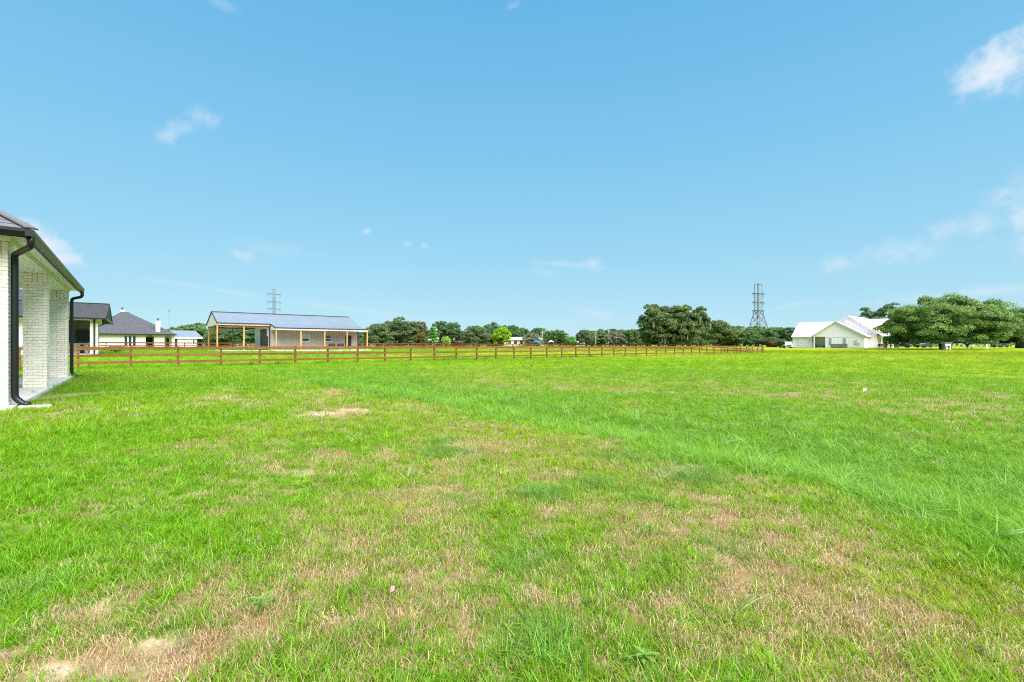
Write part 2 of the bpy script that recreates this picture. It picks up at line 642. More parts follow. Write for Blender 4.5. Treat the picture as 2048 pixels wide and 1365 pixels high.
def zones(x, y):
    x, y = np.asarray(x, float), np.asarray(y, float)
    hu, hv = x * HF[0][0] + y * HF[0][1], x * HF[1][0] + y * HF[1][1]
    u, v = x * G[0][0] + y * G[0][1], x * G[1][0] + y * G[1][1]
    n1, n2, n3 = fbm(x, y, .55), fbm(x + 50, y, 2.2), fbm(x, y + 70, .12, 3)
    edge = 4.35 + (fbm(x, y, .7, 3) - .5) * 1.3 - .9 * (1 - ss(hv, -1.5, 3.0))
    lush = ss(hu + (n2 - .5) * .5, edge - .2, edge + .4) * (1 - ss(hu + (n1 - .5) * 8, 6.0, 14.0)) * (1 - ss(hv, 24, 33))
    lush = lush * (.35 + .75 * n2 + .5 * n1)
    lush = np.clip(lush, 0, 1)
    near = 1 - ss(np.hypot(x, y), 14, 30)
    dry = np.clip(patches(x, y, DRY) * (-.55 + 2.3 * fbm(x + 5, y + 3, 8.5, 3)), 0, .95)
    dry = np.clip(dry + .6 * ss(n2 * .5 + n1 * .5, .53, .70) * near * (1 - .8 * lush) * (1 - .7 * ss(hu, 4.5, 8)), 0, 1)
    far_dry = ss(n1, .45, .75) * (.16 + .38 * ss(x, 2, 25)) * (1 - near)
    blue = np.clip(patches(x, y, BLUE) * (.5 + 1.0 * n1), 0, 1)
    grn = np.clip(patches(x, y, GRN), 0, 1)
    dry = dry * (1 - .75 * grn)
    bare = np.clip(patches(x, y, BARE) * (-.1 + 1.8 * fbm(x + 3, y, 7.0, 3)), 0, 1)
    yel = np.clip(patches(x, y, YEL) * (.6 + .8 * n1) + .5 * ss(n3, .45, .65) * (1 - lush), 0, 1)
    yel = yel * (1 - .75 * grn)
    fieldy = ss(np.hypot(x, y), 14, 40)
    yel = np.clip(yel + .75 * ss(u, 14, 60) * fieldy * (.4 + 1.1 * n1), 0, 1)
    tall = ss(u, 97.5, 99.5) * (1 - ss(u, 112, 118))          # uncut strip behind the fence corner
    pdk = ss(v, 38.2, 39.5) * (1 - ss(u, 95.5, 97))
    soil = 1 - ss(np.maximum(np.maximum(BARN_L[0] + 6 - u, u - BARN_L[0] - 26), np.maximum(VB - 9.5 - v, v - VB - 4)) + (n1 - .5) * 2.5, -.5, 1.0)
    return dict(lush=lush, dry=np.maximum(dry, far_dry), blue=blue, yel=yel, bare=bare, grn=grn, fieldy=fieldy, tall=tall, pdk=pdk, soil=soil, hu=hu, hv=hv, u=u, v=v, n1=n1, n2=n2, n3=n3)


# ------------------------------------------------------------------ ground sheet
def axis(n, near, far):
    t = np.linspace(-1, 1, n)
    k = math.asinh(far / near)
    return np.sinh(t * k) * near


def ground_sheet():
    xs = axis(361, 5.0, 3000.0)
    t = np.linspace(0, 1, 420)
    ys = np.sinh(t * math.asinh(3200 / 4.0) - math.asinh(100 / 4.0) * (1 - t)) * 4.0 if False else None
    a, b = -math.asinh(150 / 4.0), math.asinh(3200 / 4.0)
    ys = np.sinh(np.linspace(a, b, 460)) * 4.0 + 4.0
    X, Y = np.meshgrid(xs, ys)
    X, Y = X.ravel(), Y.ravel()
    Zt = terrain(X, Y)
    nx, ny = len(xs), len(ys)
    i = np.arange(nx * ny).reshape(ny, nx)
    F = np.stack([i[:-1, :-1].ravel(), i[:-1, 1:].ravel(), i[1:, 1:].ravel(), i[1:, :-1].ravel()], 1)
    z = zones(X, Y)
    at = {k: z[k] for k in ('lush', 'dry', 'blue', 'yel', 'fieldy', 'tall', 'soil', 'bare', 'grn')}
    m = bpy.data.materials.new('turf')
    m.use_nodes = True
    nt = m.node_tree
    N, L = nt.nodes.new, nt.links.new
    b_ = nt.nodes['Principled BSDF']
    b_.inputs['Roughness'].default_value = .95
    b_.inputs['Specular IOR Level'].default_value = .1
    geo = N('ShaderNodeNewGeometry')

    def A(n):
        q = N('ShaderNodeAttribute')
        q.attribute_name = n
        return q.outputs['Fac']

    def noise(sc, det=5):
        q = N('ShaderNodeTexNoise')
        q.inputs['Scale'].default_value = sc
        q.inputs['Detail'].default_value = det
        L(geo.outputs['Position'], q.inputs['Vector'])
        return q.outputs[0]

    def mix(f, a, b):
        q = N('ShaderNodeMix')
        q.data_type = 'RGBA'
        for s, i in ((f, 0), (a, 6), (b, 7)):
            if isinstance(s, (int, float)):
                q.inputs[i].default_value = s
            elif isinstance(s, tuple):
                q.inputs[i].default_value = s + (1,)
            else:
                L(s, q.inputs[i])
        return q.outputs[2]
    thatch = mix(noise(45, 6), (.15, .11, .045), (.36, .26, .13))
    fld = mix(noise(.35, 6), (.13, .275, .004), (.18, .30, .006))
    fld = mix(noise(6, 3), fld, (.16, .275, .006))
    fld = mix(A('yel'), fld, (.255, .305, .008))
    near_c = mix(A('lush'), thatch, (.06, .16, .012))
    near_c = mix(A('grn'), near_c, (.075, .165, .006))
    near_c = mix(A('bare'), near_c, mix(noise(60, 6), (.40, .30, .19), (.62, .50, .34)))
    c = mix(A('fieldy'), near_c, fld)
    c = mix(A('tall'), c, mix(noise(.6, 5), (.24, .27, .006), (.33, .28, .006)))
    c = mix(A('soil'), c, mix(noise(1.5, 5), (.50, .33, .17), (.40, .29, .13)))
    L(c, b_.inputs['Base Color'])
    bp = N('ShaderNodeBump')
    bp.inputs['Strength'].default_value = .6
    bp.inputs['Distance'].default_value = .03
    L(noise(30, 5), bp.inputs['Height'])
    L(bp.outputs[0], b_.inputs['Normal'])
    M['turf'] = m
    me = fast_mesh('ground', np.stack([X, Y, Zt], 1), F, 'turf', at)
    me.polygons.foreach_set('use_smooth', [True] * len(me.polygons))
    o = link(bpy.data.objects.new('ground', me))
    return tag(o, kind='structure')


ground_sheet()
# ------------------------------------------------------------------ near house with brick porch (frame HF)
SL = C - 1.10
COLTOP = C + 1.885
SOF = C + 1.965
CU = -1.766
h1 = thing('brick_house', Wp(HF, -3.0, 17.0, SL), 'near house with cream brick porch columns and black gutter at the edge of the lawn', 'house')
MB(HF).box(-15, -1.66, 12.15, 23.45, -.45, SL).build('patio_slab', 'concrete', h1)
MB(HF).box(-14, -6, 12.6, 23.0, SL, SOF - .003).build('wall', 'white_brick', h1)
MB(HF).box(-15, -1.503, 11.93, 23.2, SOF, SOF + .03).build('soffit', 'soffit', h1)
MB(HF).box(CU - .47, CU + .02, 12.43, 23.02, COLTOP + .003, SOF - .002).build('frieze_board', 'trim_white', h1)
MB(HF).box(-13.99, CU - .472, 12.43, 12.9, COLTOP + .003, SOF - .002).build('frieze_board', 'trim_white', h1)
MB(HF).box(CU + .022, CU + .05, 12.40, 23.05, SOF - .035, SOF - .002).build('crown_strip', 'soffit', h1)
MB(HF).box(-1.5, -1.472, 11.9, 23.2, SOF - .06, SOF + .075).build('fascia', 'dark_trim', h1)
MB(HF).box(-15, -1.502, 11.925, 11.953, SOF - .06, SOF + .075).build('fascia', 'dark_trim', h1)
prof = [(0, -.055), (.062, -.055), (.078, -.02), (.112, .022), (.112, .066), (.098, .066), (.098, .058), (0, .058)]
MB(HF).prism([(-1.47 + a, 11.802, C + 1.97 + b) for a, b in prof], (0, 11.4, 0)).build('gutter', 'gutter_black', h1)
MB(HF).prism([(-15, 11.922 - a, C + 1.97 + b) for a, b in prof], (13.6, 0, 0)).build('gutter', 'gutter_black', h1)


def pipe_path(pts, n=5):   # rounds the corners of a polyline
    out = [pts[0]]
    for i in range(1, len(pts) - 1):
        a, b, c = (Vector(p) for p in pts[i - 1:i + 2])
        k = min(.075, (b - a).length * .45, (c - b).length * .45)
        p, q = b + (a - b).normalized() * k, b + (c - b).normalized() * k
        for t in range(n + 1):
            t /= n
            out.append(tuple(p * (1 - t) ** 2 + b * 2 * t * (1 - t) + q * t * t))
    return out + [pts[-1]]


d = MB(HF).tube(pipe_path([(-1.41, 11.93, C + 1.93), (-1.41, 11.95, C + 1.76), (-1.69, 12.50, C + 1.66), (-1.695, 12.56, C + 1.52), (-1.695, 12.56, .20), (-1.58, 12.53, .085), (-1.50, 12.49, .07)]), .053, 10).build('downspout', 'gutter_black', h1, smooth=True)
d = MB(HF).tube(pipe_path([(-1.41, 22.95, C + 1.93), (-1.41, 22.95, C + 1.74), (-1.69, 23.06, C + 1.66), (-1.695, 23.08, C + 1.5), (-1.695, 23.08, .18), (-1.58, 23.06, .06), (-1.42, 23.04, .05)]), .051, 10).build('downspout', 'gutter_black', h1, smooth=True)

# one bevelled brick mesh shared by every brick
bb = MB()
bb.box(-.5, .5, -.5, .5, -.5, .5)
proto_brick = bb.build('brick', 'brick')
bm = bmesh.new()
bm.from_mesh(proto_brick.data)
bmesh.ops.bevel(bm, geom=list(bm.edges), offset=.045, segments=1, affect='EDGES')
bm.to_mesh(proto_brick.data)
bm.free()
BRICK_ME = proto_brick.data
bpy.data.objects.remove(proto_brick)
ANG_H = math.atan2(HF[0][1], HF[0][0])
PITCH, BH = .0765, .0675


def brick(parent, u0, u1, v0, v1, z0, z1):
    o = bpy.data.objects.new('brick', BRICK_ME)
    o.parent = parent
    jit = random.uniform(-.0022, .0022)
    p = Vector(Wp(HF, (u0 + u1) / 2 + jit, (v0 + v1) / 2 + random.uniform(-.003, .003), (z0 + z1) / 2)) - origin_of(parent)
    o.location = p
    o.rotation_euler = (0, 0, ANG_H + random.uniform(-.004, .004))
    o.scale = (u1 - u0, v1 - v0, z1 - z0)
    link(o)
    return o


def bricks_in(mb, u0, u1, v0, v1, z0, z1):
    mb.box(u0, u1, v0, v1, z0, z1)


def porch_column(v0, single_from):
    col = MB(HF).box(CU - .442, CU - .008, v0 + .008, v0 + .492, SL, COLTOP).build('column', 'mortar', h1)
    rest = MB(HF)
    L = CU - .45
    A = [0, .285, .371, .45]
    B = [0, .087, .174, .45]
    g = .0048
    for k in range(39):
        z0 = SL + k * PITCH + .005
        z1 = z0 + BH
        cuts = A if k % 2 else B
        for a, b in zip(cuts[:-1], cuts[1:]):
            if k >= 36:
                b = min(b, .185)
                if b - a < .03:
                    continue
            u0, u1 = L + a + (g if a else 0), L + b - (g if b < .45 else 0)
            if u1 > single_from:
                brick(col, u0, u1, v0, v0 + .09, z0, z1)
            else:
                rest.box(u0, u1, v0, v0 + .09, z0, z1)
        cv = [.10, .30, .5] if k % 2 else [.10, .2, .4, .5]
        if k < 36:
            for a, b in zip(cv[:-1], cv[1:]):
                rest.box(CU - .09, CU, v0 + a + g, v0 + b - (g if b < .5 else 0), z0, z1)
        rest.box(L, L + .09, v0 + .1, v0 + .4, z0, z1)
        rest.box(L + .1, CU - .1, v0 + .41, v0 + .5, z0, z1)
    zs = SL + 36 * PITCH + .005
    for i in range(3):
        u0 = L + .19 + i * .0872
        if u0 + .08 > single_from:
            brick(col, u0 + .004, u0 + .083, v0 - .006, v0 + .09, zs, COLTOP - .004)
        else:
            rest.box(u0 + .004, u0 + .083, v0 - .006, v0 + .09, zs, COLTOP - .004)
    for i in range(5):
        rest.box(CU - .09, CU + .006, v0 + .1 + i * .08 + .004, v0 + .1 + i * .08 + .076, zs, COLTOP - .004)
    rest.build('brick_courses', 'brick', col, kind='stuff')
    return col


porch_column(12.45, -1.90)
porch_column(17.45, -9)
porch_column(22.5, -9)

# hip roof with single shingles where they can be told apart
PR = .68
z0r = C + 2.045
rA, rB, rC, rD = (-1.385, 11.86), (-1.385, 23.2), (-15.5, 23.2), (-15.5, 11.86)
hh_ = (23.2 - 11.86) / 2
zr = z0r + PR * hh_
R1, R2 = (-1.385 - hh_, 11.86 + hh_, zr), (-15.5 + hh_, 11.86 + hh_, zr)
rf = MB(HF)
e3 = lambda p: (p[0], p[1], z0r)
rf.slab([e3(rA), e3(rB), R1], .06)
rf.slab([e3(rB), e3(rC), R2, R1], .06)
rf.slab([e3(rC), e3(rD), R2], .06)
rf.slab([e3(rD), e3(rA), R1, R2], .06)
roof1 = rf.build('roof', 'shingle', h1)
cs, sn = 1 / math.hypot(1, PR), PR / math.hypot(1, PR)


def on_slope(u, s, h):
    return (u, 11.86 + s * cs - h * sn, z0r + s * sn + h * cs)


n_sh = 0
for r in range(14):
    s0 = r * .14
    off = (r % 3) * .11 + random.uniform(-.03, .03)
    for k in range(14):
        ua = -1.395 - off - k * .325 + .22
        ub = ua - .318
        lim = -1.39 - (s0 + .07) * cs
        ua2 = min(ua, lim)
        if ub > lim - .05 or ub < -4.3:
            continue
        t0, t1 = random.uniform(.012, .020), .004
        MB(HF).hexa([on_slope(ub, s0, .001), on_slope(ua2, s0, .001), on_slope(ua2, s0 + .15, .001), on_slope(ub, s0 + .15, .001),
                     on_slope(ub, s0, t0), on_slope(ua2, s0, t0), on_slope(ua2, s0 + .15, t1), on_slope(ub, s0 + .15, t1)]).build('shingle', 'shingle', roof1)
        n_sh += 1
MB(HF).beam((rA[0], rA[1], z0r + .02), (R1[0], R1[1], zr + .02), .20, .03).build('hip_cap', 'shingle', roof1)

sp = MB(HF).hexa([(-1.63, 12.33, -.03), (-1.2, 12.33, -.03), (-1.2, 12.55, -.03), (-1.63, 12.55, -.03),
                  (-1.63, 12.33, .062), (-1.2, 12.33, .04), (-1.2, 12.55, .04), (-1.63, 12.55, .062)]).build('splash_block', 'concrete', bevel=.008)
tag(sp, 'narrow pale concrete splash block in the grass under the near black downspout', 'splash block')

# ------------------------------------------------------------------ second house: stone porch, dark shingles (frame G)
uA, vA = uv(G, 211, 40.0)
E2 = C + 2.30
S2 = C - .74
uB, vB = uv(G, 226, 50.8)
uR, vR = U_at(G, 220, 59.5), 59.5
zR2 = z_at(G, uR, vR, 609)
h2 = thing('stone_house', Wp(G, -6, 58, S2), 'neighbouring house with pale stone porch columns and grey shingle roof behind the first fence', 'house')
MB(G).box(-26, uA - .9, 52.9, 75, -.2, S2).build('porch_slab', 'concrete', h2)
uW = U_at(G, 112, 53.4)
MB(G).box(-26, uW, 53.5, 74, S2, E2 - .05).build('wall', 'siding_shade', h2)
MB(G).box(uW + .003, uA - 1.0, 58.6, 58.9, S2, E2 - .05).build('porch_back_wall', 'grey_board', h2)
MB(G).box(uW + 1.0, U_at(G, 181, 58.4), 58.45, 58.59, S2 + 1.15, S2 + 2.15).build('dark_screen', 'dark_trim', h2)
MB(G).box(uW + .5, U_at(G, 184, 58.0), 57.8, 58.44, S2, S2 + .95).build('counter', 'siding_shade', h2)
for k in range(3):
    ux = U_at(G, 160 + 8 * k, 57.79)
    MB(G).box(ux, ux + .35, 57.72, 57.795, S2 + .05, S2 + .8).build('cabinet_door', 'dark_trim' if k != 1 else 'trim_white', h2)
MB(G).box(-26, uA - .25, 52.9, vB, E2 - .06, E2 - .02).build('soffit', 'soffit', h2)
ca, cb = U_at(G, 180, 53.2), U_at(G, 196, 53.2)
for i, v in enumerate((53.2, 56.6, 60.0, 63.4)):
    cmb = MB(G)
    nz = 9
    for k in range(nz):
        za, zb = S2 + (E2 - .06 - S2) * k / nz, S2 + (E2 - .06 - S2) * (k + 1) / nz
        j = random.uniform(-.012, .012)
        cmb.box(ca + j, cb + j * .5, v + j, v + (cb - ca) + j, za + .008, zb - .006)
    cmb.box(ca + .02, cb - .02, v + .02, v + (cb - ca) - .02, S2, E2 - .061)
    cmb.build('porch_column', 'stone', h2)
ud = (ca + cb) / 2 + .02
MB(G).box(ud - .06, ud + .06, 53.06, 53.185, S2, E2 - .06).build('downspout', 'dark_trim', h2)
MB(G).tube([(uA - .1, 66.0, E2 - .1), (uA - .8, 65.8, E2 - .35), (uA - .85, 65.8, E2 - .5), (uA - .85, 65.8, S2)], .05, 6).build('downspout', 'dark_trim', h2)
MB(G).box(-26, uA, vA - .12, vA - .002, E2 - .14, E2).build('gutter', 'gutter_black', h2)
MB(G).beam((uA + .03, vA - .1, E2 - .07), (uB + .03, vB, E2 - .07), .12, .14).build('gutter', 'gutter_black', h2)
r2 = MB(G)
r2.slab([(-26, vA, E2), (uA, vA, E2), (uR, vR, zR2), (-26, vR, zR2)], .08)
r2.slab([(-26, vR, zR2), (uR, vR, zR2), (uB, vB, E2), (-26, vB, E2)], .08)
r2b = r2.build('roof', 'shingle_far', h2)
MB(G).prism([(uA - .03, vA + .1, E2), (uB - .06, vB, E2), (uR - .06, vR, zR2 - .1)], (-.1, 0, 0)).build('gable', 'shingle_far', r2b)
MB(G).beam((-26, vR, zR2 + .03), (uR, vR, zR2 + .03), .25, .05).build('ridge_cap', 'dark_trim', r2b)
mr_ = MB(G)
ue, ve0, ve1, pk = uA - 1.3, 57.5, 75.0, .62
hd = (ve1 - ve0) / 2
P1, P2 = (ue - hd, ve0 + hd, E2 + pk * hd), (-34 + hd, ve0 + hd, E2 + pk * hd)
mr_.slab([(-34, ve0, E2), (ue, ve0, E2), P1, P2], .08)
mr_.slab([(ue, ve0, E2), (ue, ve1, E2), P1], .08)
mr_.slab([(ue, ve1, E2), (-34, ve1, E2), P2, P1], .08)
mr_.build('main_roof', 'shingle_far', h2)
# shingle courses on the porch roof that can still be told apart: thin steps
st = MB(G)
for k in range(1, 22):
    t = k / 22
    za, va = E2 + (zR2 - E2) * t, vA + (vR - vA) * t
    st.beam((-26, va, za + .012), (uA + (uR - uA) * t, va, za + .012), .05, .03)
st.build('shingle_courses', 'shingle_far', r2b, kind='stuff')

# ------------------------------------------------------------------ third house: hip roof, two chimneys, arches
vF = uv(G, 352, 99.0)[1]
uE = uv(G, 352, 99.0)[0]
E3 = z_at(G, uE, vF, 669.5)
S3 = C - .72
h3 = thing('hip_roofed_house', Wp(G, uE - 8, vF + 8, S3), 'distant white brick house with arches, two chimneys and a big dark hip roof', 'house')
vw = vF + .6
w3 = MB(G)
arcs = [(291.5, 308.5), (329, 343.5)]
# front wall in pieces round the two arched openings
xsegs = [(150, 291.5), (308.5, 329), (343.5, 349.5)]
for a, b in xsegs:
    w3.box(U_at(G, a, vw), U_at(G, b, vw), vw, vw + .3, S3, E3 - .02)
ztop = E3 - .18
for a, b in arcs:
    ua, ub = U_at(G, a, vw), U_at(G, b, vw)
    rad = (ub - ua) / 2
    zc = ztop - rad * .8
    n = 10
    for k in range(n):
        t0, t1 = math.pi * k / n, math.pi * (k + 1) / n
        u0, u1 = ua + rad - rad * math.cos(t0), ua + rad - rad * math.cos(t1)
        zl = zc + .8 * rad * (math.sin(t0) + math.sin(t1)) / 2
        w3.box(u0, u1, vw, vw + .3, zl, E3 - .02)
w3.build('wall', 'white_brick', h3)
MB(G).box(U_at(G, 150, vw), U_at(G, 349, vw), vw + 3.0, vw + 14, S3, E3 - .03).build('inner_wall', 'siding_shade', h3)
MB(G).box(U_at(G, 292.5, vw), U_at(G, 307, vw), vw + 2.85, vw + 2.98, S3, S3 + 2.3).build('door', 'dark_trim', h3)
MB(G).box(U_at(G, 336, vw), U_at(G, 341, vw), vw + 2.85, vw + 2.98, S3, S3 + 2.2).build('door', 'dark_trim', h3)
for a, b in ((249, 254.2), (257.3, 262.9), (265.8, 271.3)):
    ua, ub = U_at(G, a, vw), U_at(G, b, vw)
    z1 = z_at(G, ua, vw, 672.8)
    w = MB(G).box(ua - .1, ub + .1, vw - .05, vw - .003, z1 - 2.1, z1 + .1).build('window', 'trim_white', h3)
    MB(G).box(ua, ub, vw - .09, vw - .053, z1 - 2.0, z1).build('pane', 'dark_glass', w)
rv0, rv1 = vF - .1, vF + 15.5
half = (rv1 - rv0) / 2
uP = U_at(G, 258, rv0 + half)
zP = z_at(G, uP, rv0 + half, 626)
uQ = U_at(G, 240, rv0 + half)
r3 = MB(G)
zE3 = E3 + .02
uL = uQ - half * .75
r3.slab([(uL, rv0, zE3), (uE + .1, rv0, zE3), (uP, rv0 + half, zP), (uQ, rv0 + half, zP)], .1)
r3.slab([(uE + .1, rv0, zE3), (uE + .1, rv1, zE3), (uP, rv0 + half, zP)], .1)
r3.slab([(uE + .1, rv1, zE3), (uL, rv1, zE3), (uQ, rv0 + half, zP), (uP, rv0 + half, zP)], .1)
r3.slab([(uL, rv1, zE3), (uL, rv0, zE3), (uQ, rv0 + half, zP)], .1)
rf3 = r3.build('roof', 'shingle_far', h3)
zl = z_at(G, U_at(G, 222, rv0 + half), rv0 + half, 632.3)
r3b = MB(G)
r3b.slab([(uL - 20, rv0 + .05, zE3), (uL + 4.5, rv0 + .05, zE3 + .02), (uQ - .5, rv0 + half - .3, zl), (uL - 20, rv0 + half - .3, zl)], .1)
r3b.build('side_roof', 'shingle_far', h3)
MB(G).beam((uQ, rv0 + half, zP + .04), (uP, rv0 + half, zP + .04), .3, .06).build('ridge_cap', 'dark_trim', rf3)
MB(G).box(uL, uE + .12, rv0 - .14, rv0 - .005, zE3 - .2, zE3 + .02).build('gutter', 'gutter_black', h3)


def chimney(u0, u1, v0, v1, z0, z1):
    c = MB(G).box(u0, u1, v0, v1, z0, z1 - .12).build('chimney', 'white_brick', h3)
    MB(G).box(u0 - .08, u1 + .08, v0 - .08, v1 + .08, z1 - .118, z1).build('chimney_cap', 'concrete', c)
    um, vm = (u0 + u1) / 2, (v0 + v1) / 2
    MB(G).cyl((um, vm), .16, z1 + .002, z1 + .35, 8).build('flue', 'steel', c)
    MB(G).box(um - .28, um + .28, vm - .28, vm + .28, z1 + .352, z1 + .5).build('flue_cap', 'steel', c)


vm = rv0 + half + .3
chimney(U_at(G, 240.3, vm), U_at(G, 248.7, vm), vm, vm + .9, zP - 1, z_at(G, U_at(G, 244, vm), vm, 620))
vm = rv0 + .9
chimney(U_at(G, 311.5, vm), U_at(G, 320.5, vm), vm, vm + .8, zE3 + .1, z_at(G, U_at(G, 316, vm), vm, 642))

# ------------------------------------------------------------------ metal shed beside it
vS = uv(G, 405, 116.0)[1]
uS1 = uv(G, 405, 116.0)[0]
uS0 = U_at(G, 347, vS)
E4 = z_at(G, uS1, vS, 675)
h4 = thing('metal_shed', Wp(G, (uS0 + uS1) / 2, vS + 3, C - .8), 'low white shed with grey metal roof right of the white brick house', 'shed')
MB(G).box(uS0, uS1 - .9, vS + .5, vS + 7, C - .9, E4 - .1).build('wall', 'white_siding', h4)
MB(G).box(U_at(G, 349.5, vS), U_at(G, 355, vS), vS + .40, vS + .495, C - .8, E4 - .3).build('door', 'dark_trim', h4)
MB(G).box(U_at(G, 387, vS), U_at(G, 389, vS), vS + .40, vS + .495, C + .4, E4 - .6).build('window', 'dark_glass', h4)
MB(G).box(uS1 - 1.1, uS1 - .88, vS + .1, vS + .35, C - .9, E4 - .1).build('post', 'dark_trim', h4)
MB(G).box(uS0 - .3, uS1, vS - .08, vS - .003, E4 - .35, E4 - .02).build('fascia', 'trim_white', h4)
uS2 = U_at(G, 391, vS + 4)
zS = z_at(G, uS2, vS + 4, 662)
MB(G).slab([(uS0 - .3, vS, E4), (uS1, vS, E4), (uS2, vS + 4, zS), (uS0 - .3, vS + 4, zS)], .08).slab([(uS1, vS, E4), (uS1, vS + 8, E4), (uS2, vS + 4, zS)], .08).slab([(uS1, vS + 8, E4), (uS0 - .3, vS + 8, E4), (uS0 - .3, vS + 4, zS), (uS2, vS + 4, zS)], .08).build('roof', 'galvanised', h4)

# ------------------------------------------------------------------ pole barn with an open bay and a lean-to porch
u0b, v0b = BARN_L
SB = C - 10.3 * 68 / FPX
DB = 9.2
vr = v0b + DB / 2
u1b = U_at(G, 538.5, v0b)
u2b = U_at(G, 716.3, v0b)
EB = z_at(G, u0b, v0b, 645)
uRl = U_at(G, 423, vr)
uRr = U_at(G, 697.5, vr)
ZRB = z_at(G, uRl, vr, 624)
vl = v0b - 3.0
EL = z_at(G, U_at(G, 552.5, vl), vl, 656)
barn = thing('pole_barn', Wp(G, (u0b + u2b) / 2, vr, SB), 'long pole barn with blue grey metal roof, open end bay and porch posts', 'barn')
MB(G).box(u0b - .5, u2b + .8, vl - .5, v0b + DB + .4, SB - .5, SB).build('slab', 'concrete', barn)
roofb = MB(G)
ov = .25
tB = (EB - ZRB) / (DB / 2)
roofb.slab([(uRl, v0b - ov, EB + ov * tB * 1.0), (u1b, v0b - ov, EB + ov * tB), (u1b, vr, ZRB), (uRl, vr, ZRB)], .06)
roofb.slab([(u1b, v0b - ov, EB + ov * tB), (uRr, v0b - ov, EB + ov * tB), (uRr, vr, ZRB), (u1b, vr, ZRB)], .06)
roofb.slab([(uRl, vr, ZRB), (uRr, vr, ZRB), (uRr, v0b + DB + ov, EB + ov * tB), (uRl, v0b + DB + ov, EB + ov * tB)], .06)
uLl = U_at(G, 551.5, vl) - .05
uLr = U_at(G, 736, vl)
zc_ = EB + ov * tB + .004
roofb.slab([(uLl, vl, EL), (uLr, vl, EL), (uRr, v0b - ov, zc_), (uLl, v0b - ov, zc_)], .06)
rb = roofb.build('roof', 'galvanised', barn)
ribs = MB(G)
uu = uRl + .15
while uu < uRr:
    ribs.beam((uu, v0b - ov, EB + ov * tB + .035), (uu, vr, ZRB + .02), .06, .045)
    if uu > uLl:
        ribs.beam((uu, vl, EL + .035), (uu, v0b - ov, EB + ov * tB + .02), .06, .045)
    uu += .46
ribs.build('roof_ribs', 'galvanised', rb, kind='stuff')
MB(G).beam((uRl, vr, ZRB + .05), (uRr, vr, ZRB + .05), .4, .05).build('ridge_cap', 'dark_trim', rb)
ed = MB(G)
ed.beam((uRl, v0b - ov - .03, zc_), (u1b, v0b - ov - .03, zc_), .06, .14)
ed.build('eave_trim', 'dark_trim', rb)
MB(G).beam((uLl, vl - .03, EL), (uLr, vl - .03, EL), .06, .14).build('eave_trim', 'dark_trim', rb)
MB(G).beam((uLl - .03, v0b - ov, zc_ + .02), (uLl - .03, vl, EL + .02), .07, .14).build('rake_trim', 'dark_trim', rb)
MB(G).beam((uRl - .03, v0b - ov, zc_), (uRl - .03, vr, ZRB), .07, .14).build('rake_trim', 'dark_trim', rb)
MB(G).beam((uRl - .03, v0b + DB + ov, zc_), (uRl - .03, vr, ZRB), .07, .14).build('rake_trim', 'dark_trim', rb)
MB(G).prism([(uRl + .05, v0b, EB - .32), (uRl + .05, v0b + DB, EB - .32), (uRl + .05, v0b + DB, EB - .05), (uRl + .05, vr, ZRB - .08), (uRl + .05, v0b, EB - .05)], (.12, 0, 0)).build('gable_panel', 'barn_trim', barn)
MB(G).box(uRl + .05, u1b, v0b - .16, v0b - .04, EB - .36, EB - .03).build('fascia_board', 'barn_trim', barn)
MB(G).box(uLl + .02, uLr - .02, vl + .02, vl + .12, EL - .30, EL - .07).build('fascia_board', 'barn_trim', barn)
MB(G).prism([(uLl + .02, vl + .13, EL - .30), (uLl + .02, v0b - ov - .1, EL - .30), (uLl + .02, v0b - ov - .1, zc_ - .09), (uLl + .02, vl + .13, EL - .09)], (.08, 0, 0)).build('porch_gable_panel', 'barn_trim', barn)
for vv in (v0b + .08, v0b + DB - .2):
    MB(G).box(uRl + .2, u1b - .05, vv, vv + .12, EB - .62, EB - .37).build('header_beam', 'brown_beam', barn)
MB(G).box(uRl + .2, uRl + .32, v0b + .21, v0b + DB - .21, EB - .62, EB - .37).build('header_beam', 'brown_beam', barn)
for x in (434.6, 488):
    a = U_at(G, x, v0b)
    MB(G).box(a - .09, a + .09, v0b - .02, v0b + .17, SB, EB - .63 if False else EB - .365).build('post', 'pine_post', barn)
for x in (417, 465.5):
    a = U_at(G, x, v0b + DB)
    MB(G).box(a - .09, a + .09, v0b + DB - .17, v0b + DB + .02, SB, EB - .365).build('post', 'pine_post', barn)
for x in (552.5, 601.7, 649.4, 694, 734.3):
    a = U_at(G, x, vl + .2)
    MB(G).box(a - .09, a + .09, vl + .13, vl + .31, SB, EL - .1).build('porch_post', 'pine_post', barn)
# enclosed part
wb = MB(G)
wb.box(u1b + .05, u2b, v0b, v0b + DB, SB, EB - .12)
wall_b = wb.build('wall', 'barn_wall', barn)
MB(G).box(u1b, u1b + .049, v0b - .01, v0b + DB, SB, EB - .12).build('end_wall', 'siding_shade', barn)
rw = MB(G)
uu = u1b + .2
while uu < u2b:
    rw.box(uu, uu + .09, v0b - .031, v0b - .002, SB, EB - .3)
    uu += .46
rw.build('wall_ribs', 'barn_wall', wall_b, kind='stuff')
MB(G).box(u1b - .05, u1b + .12, v0b - .06, v0b - .012, SB, EB - .35).build('corner_trim', 'dark_trim', barn)
MB(G).box(u2b - .14, u2b + .03, v0b - .06, v0b - .032, SB, EL - .1).build('corner_trim', 'dark_trim', barn)
MB(G).box(u2b, u2b + .04, v0b - .05, v0b + DB, SB, EB - .13).build('end_wall', 'barn_wall', barn)
va, vb = V_at(G, 533.5, u1b), V_at(G, 520.5, u1b)
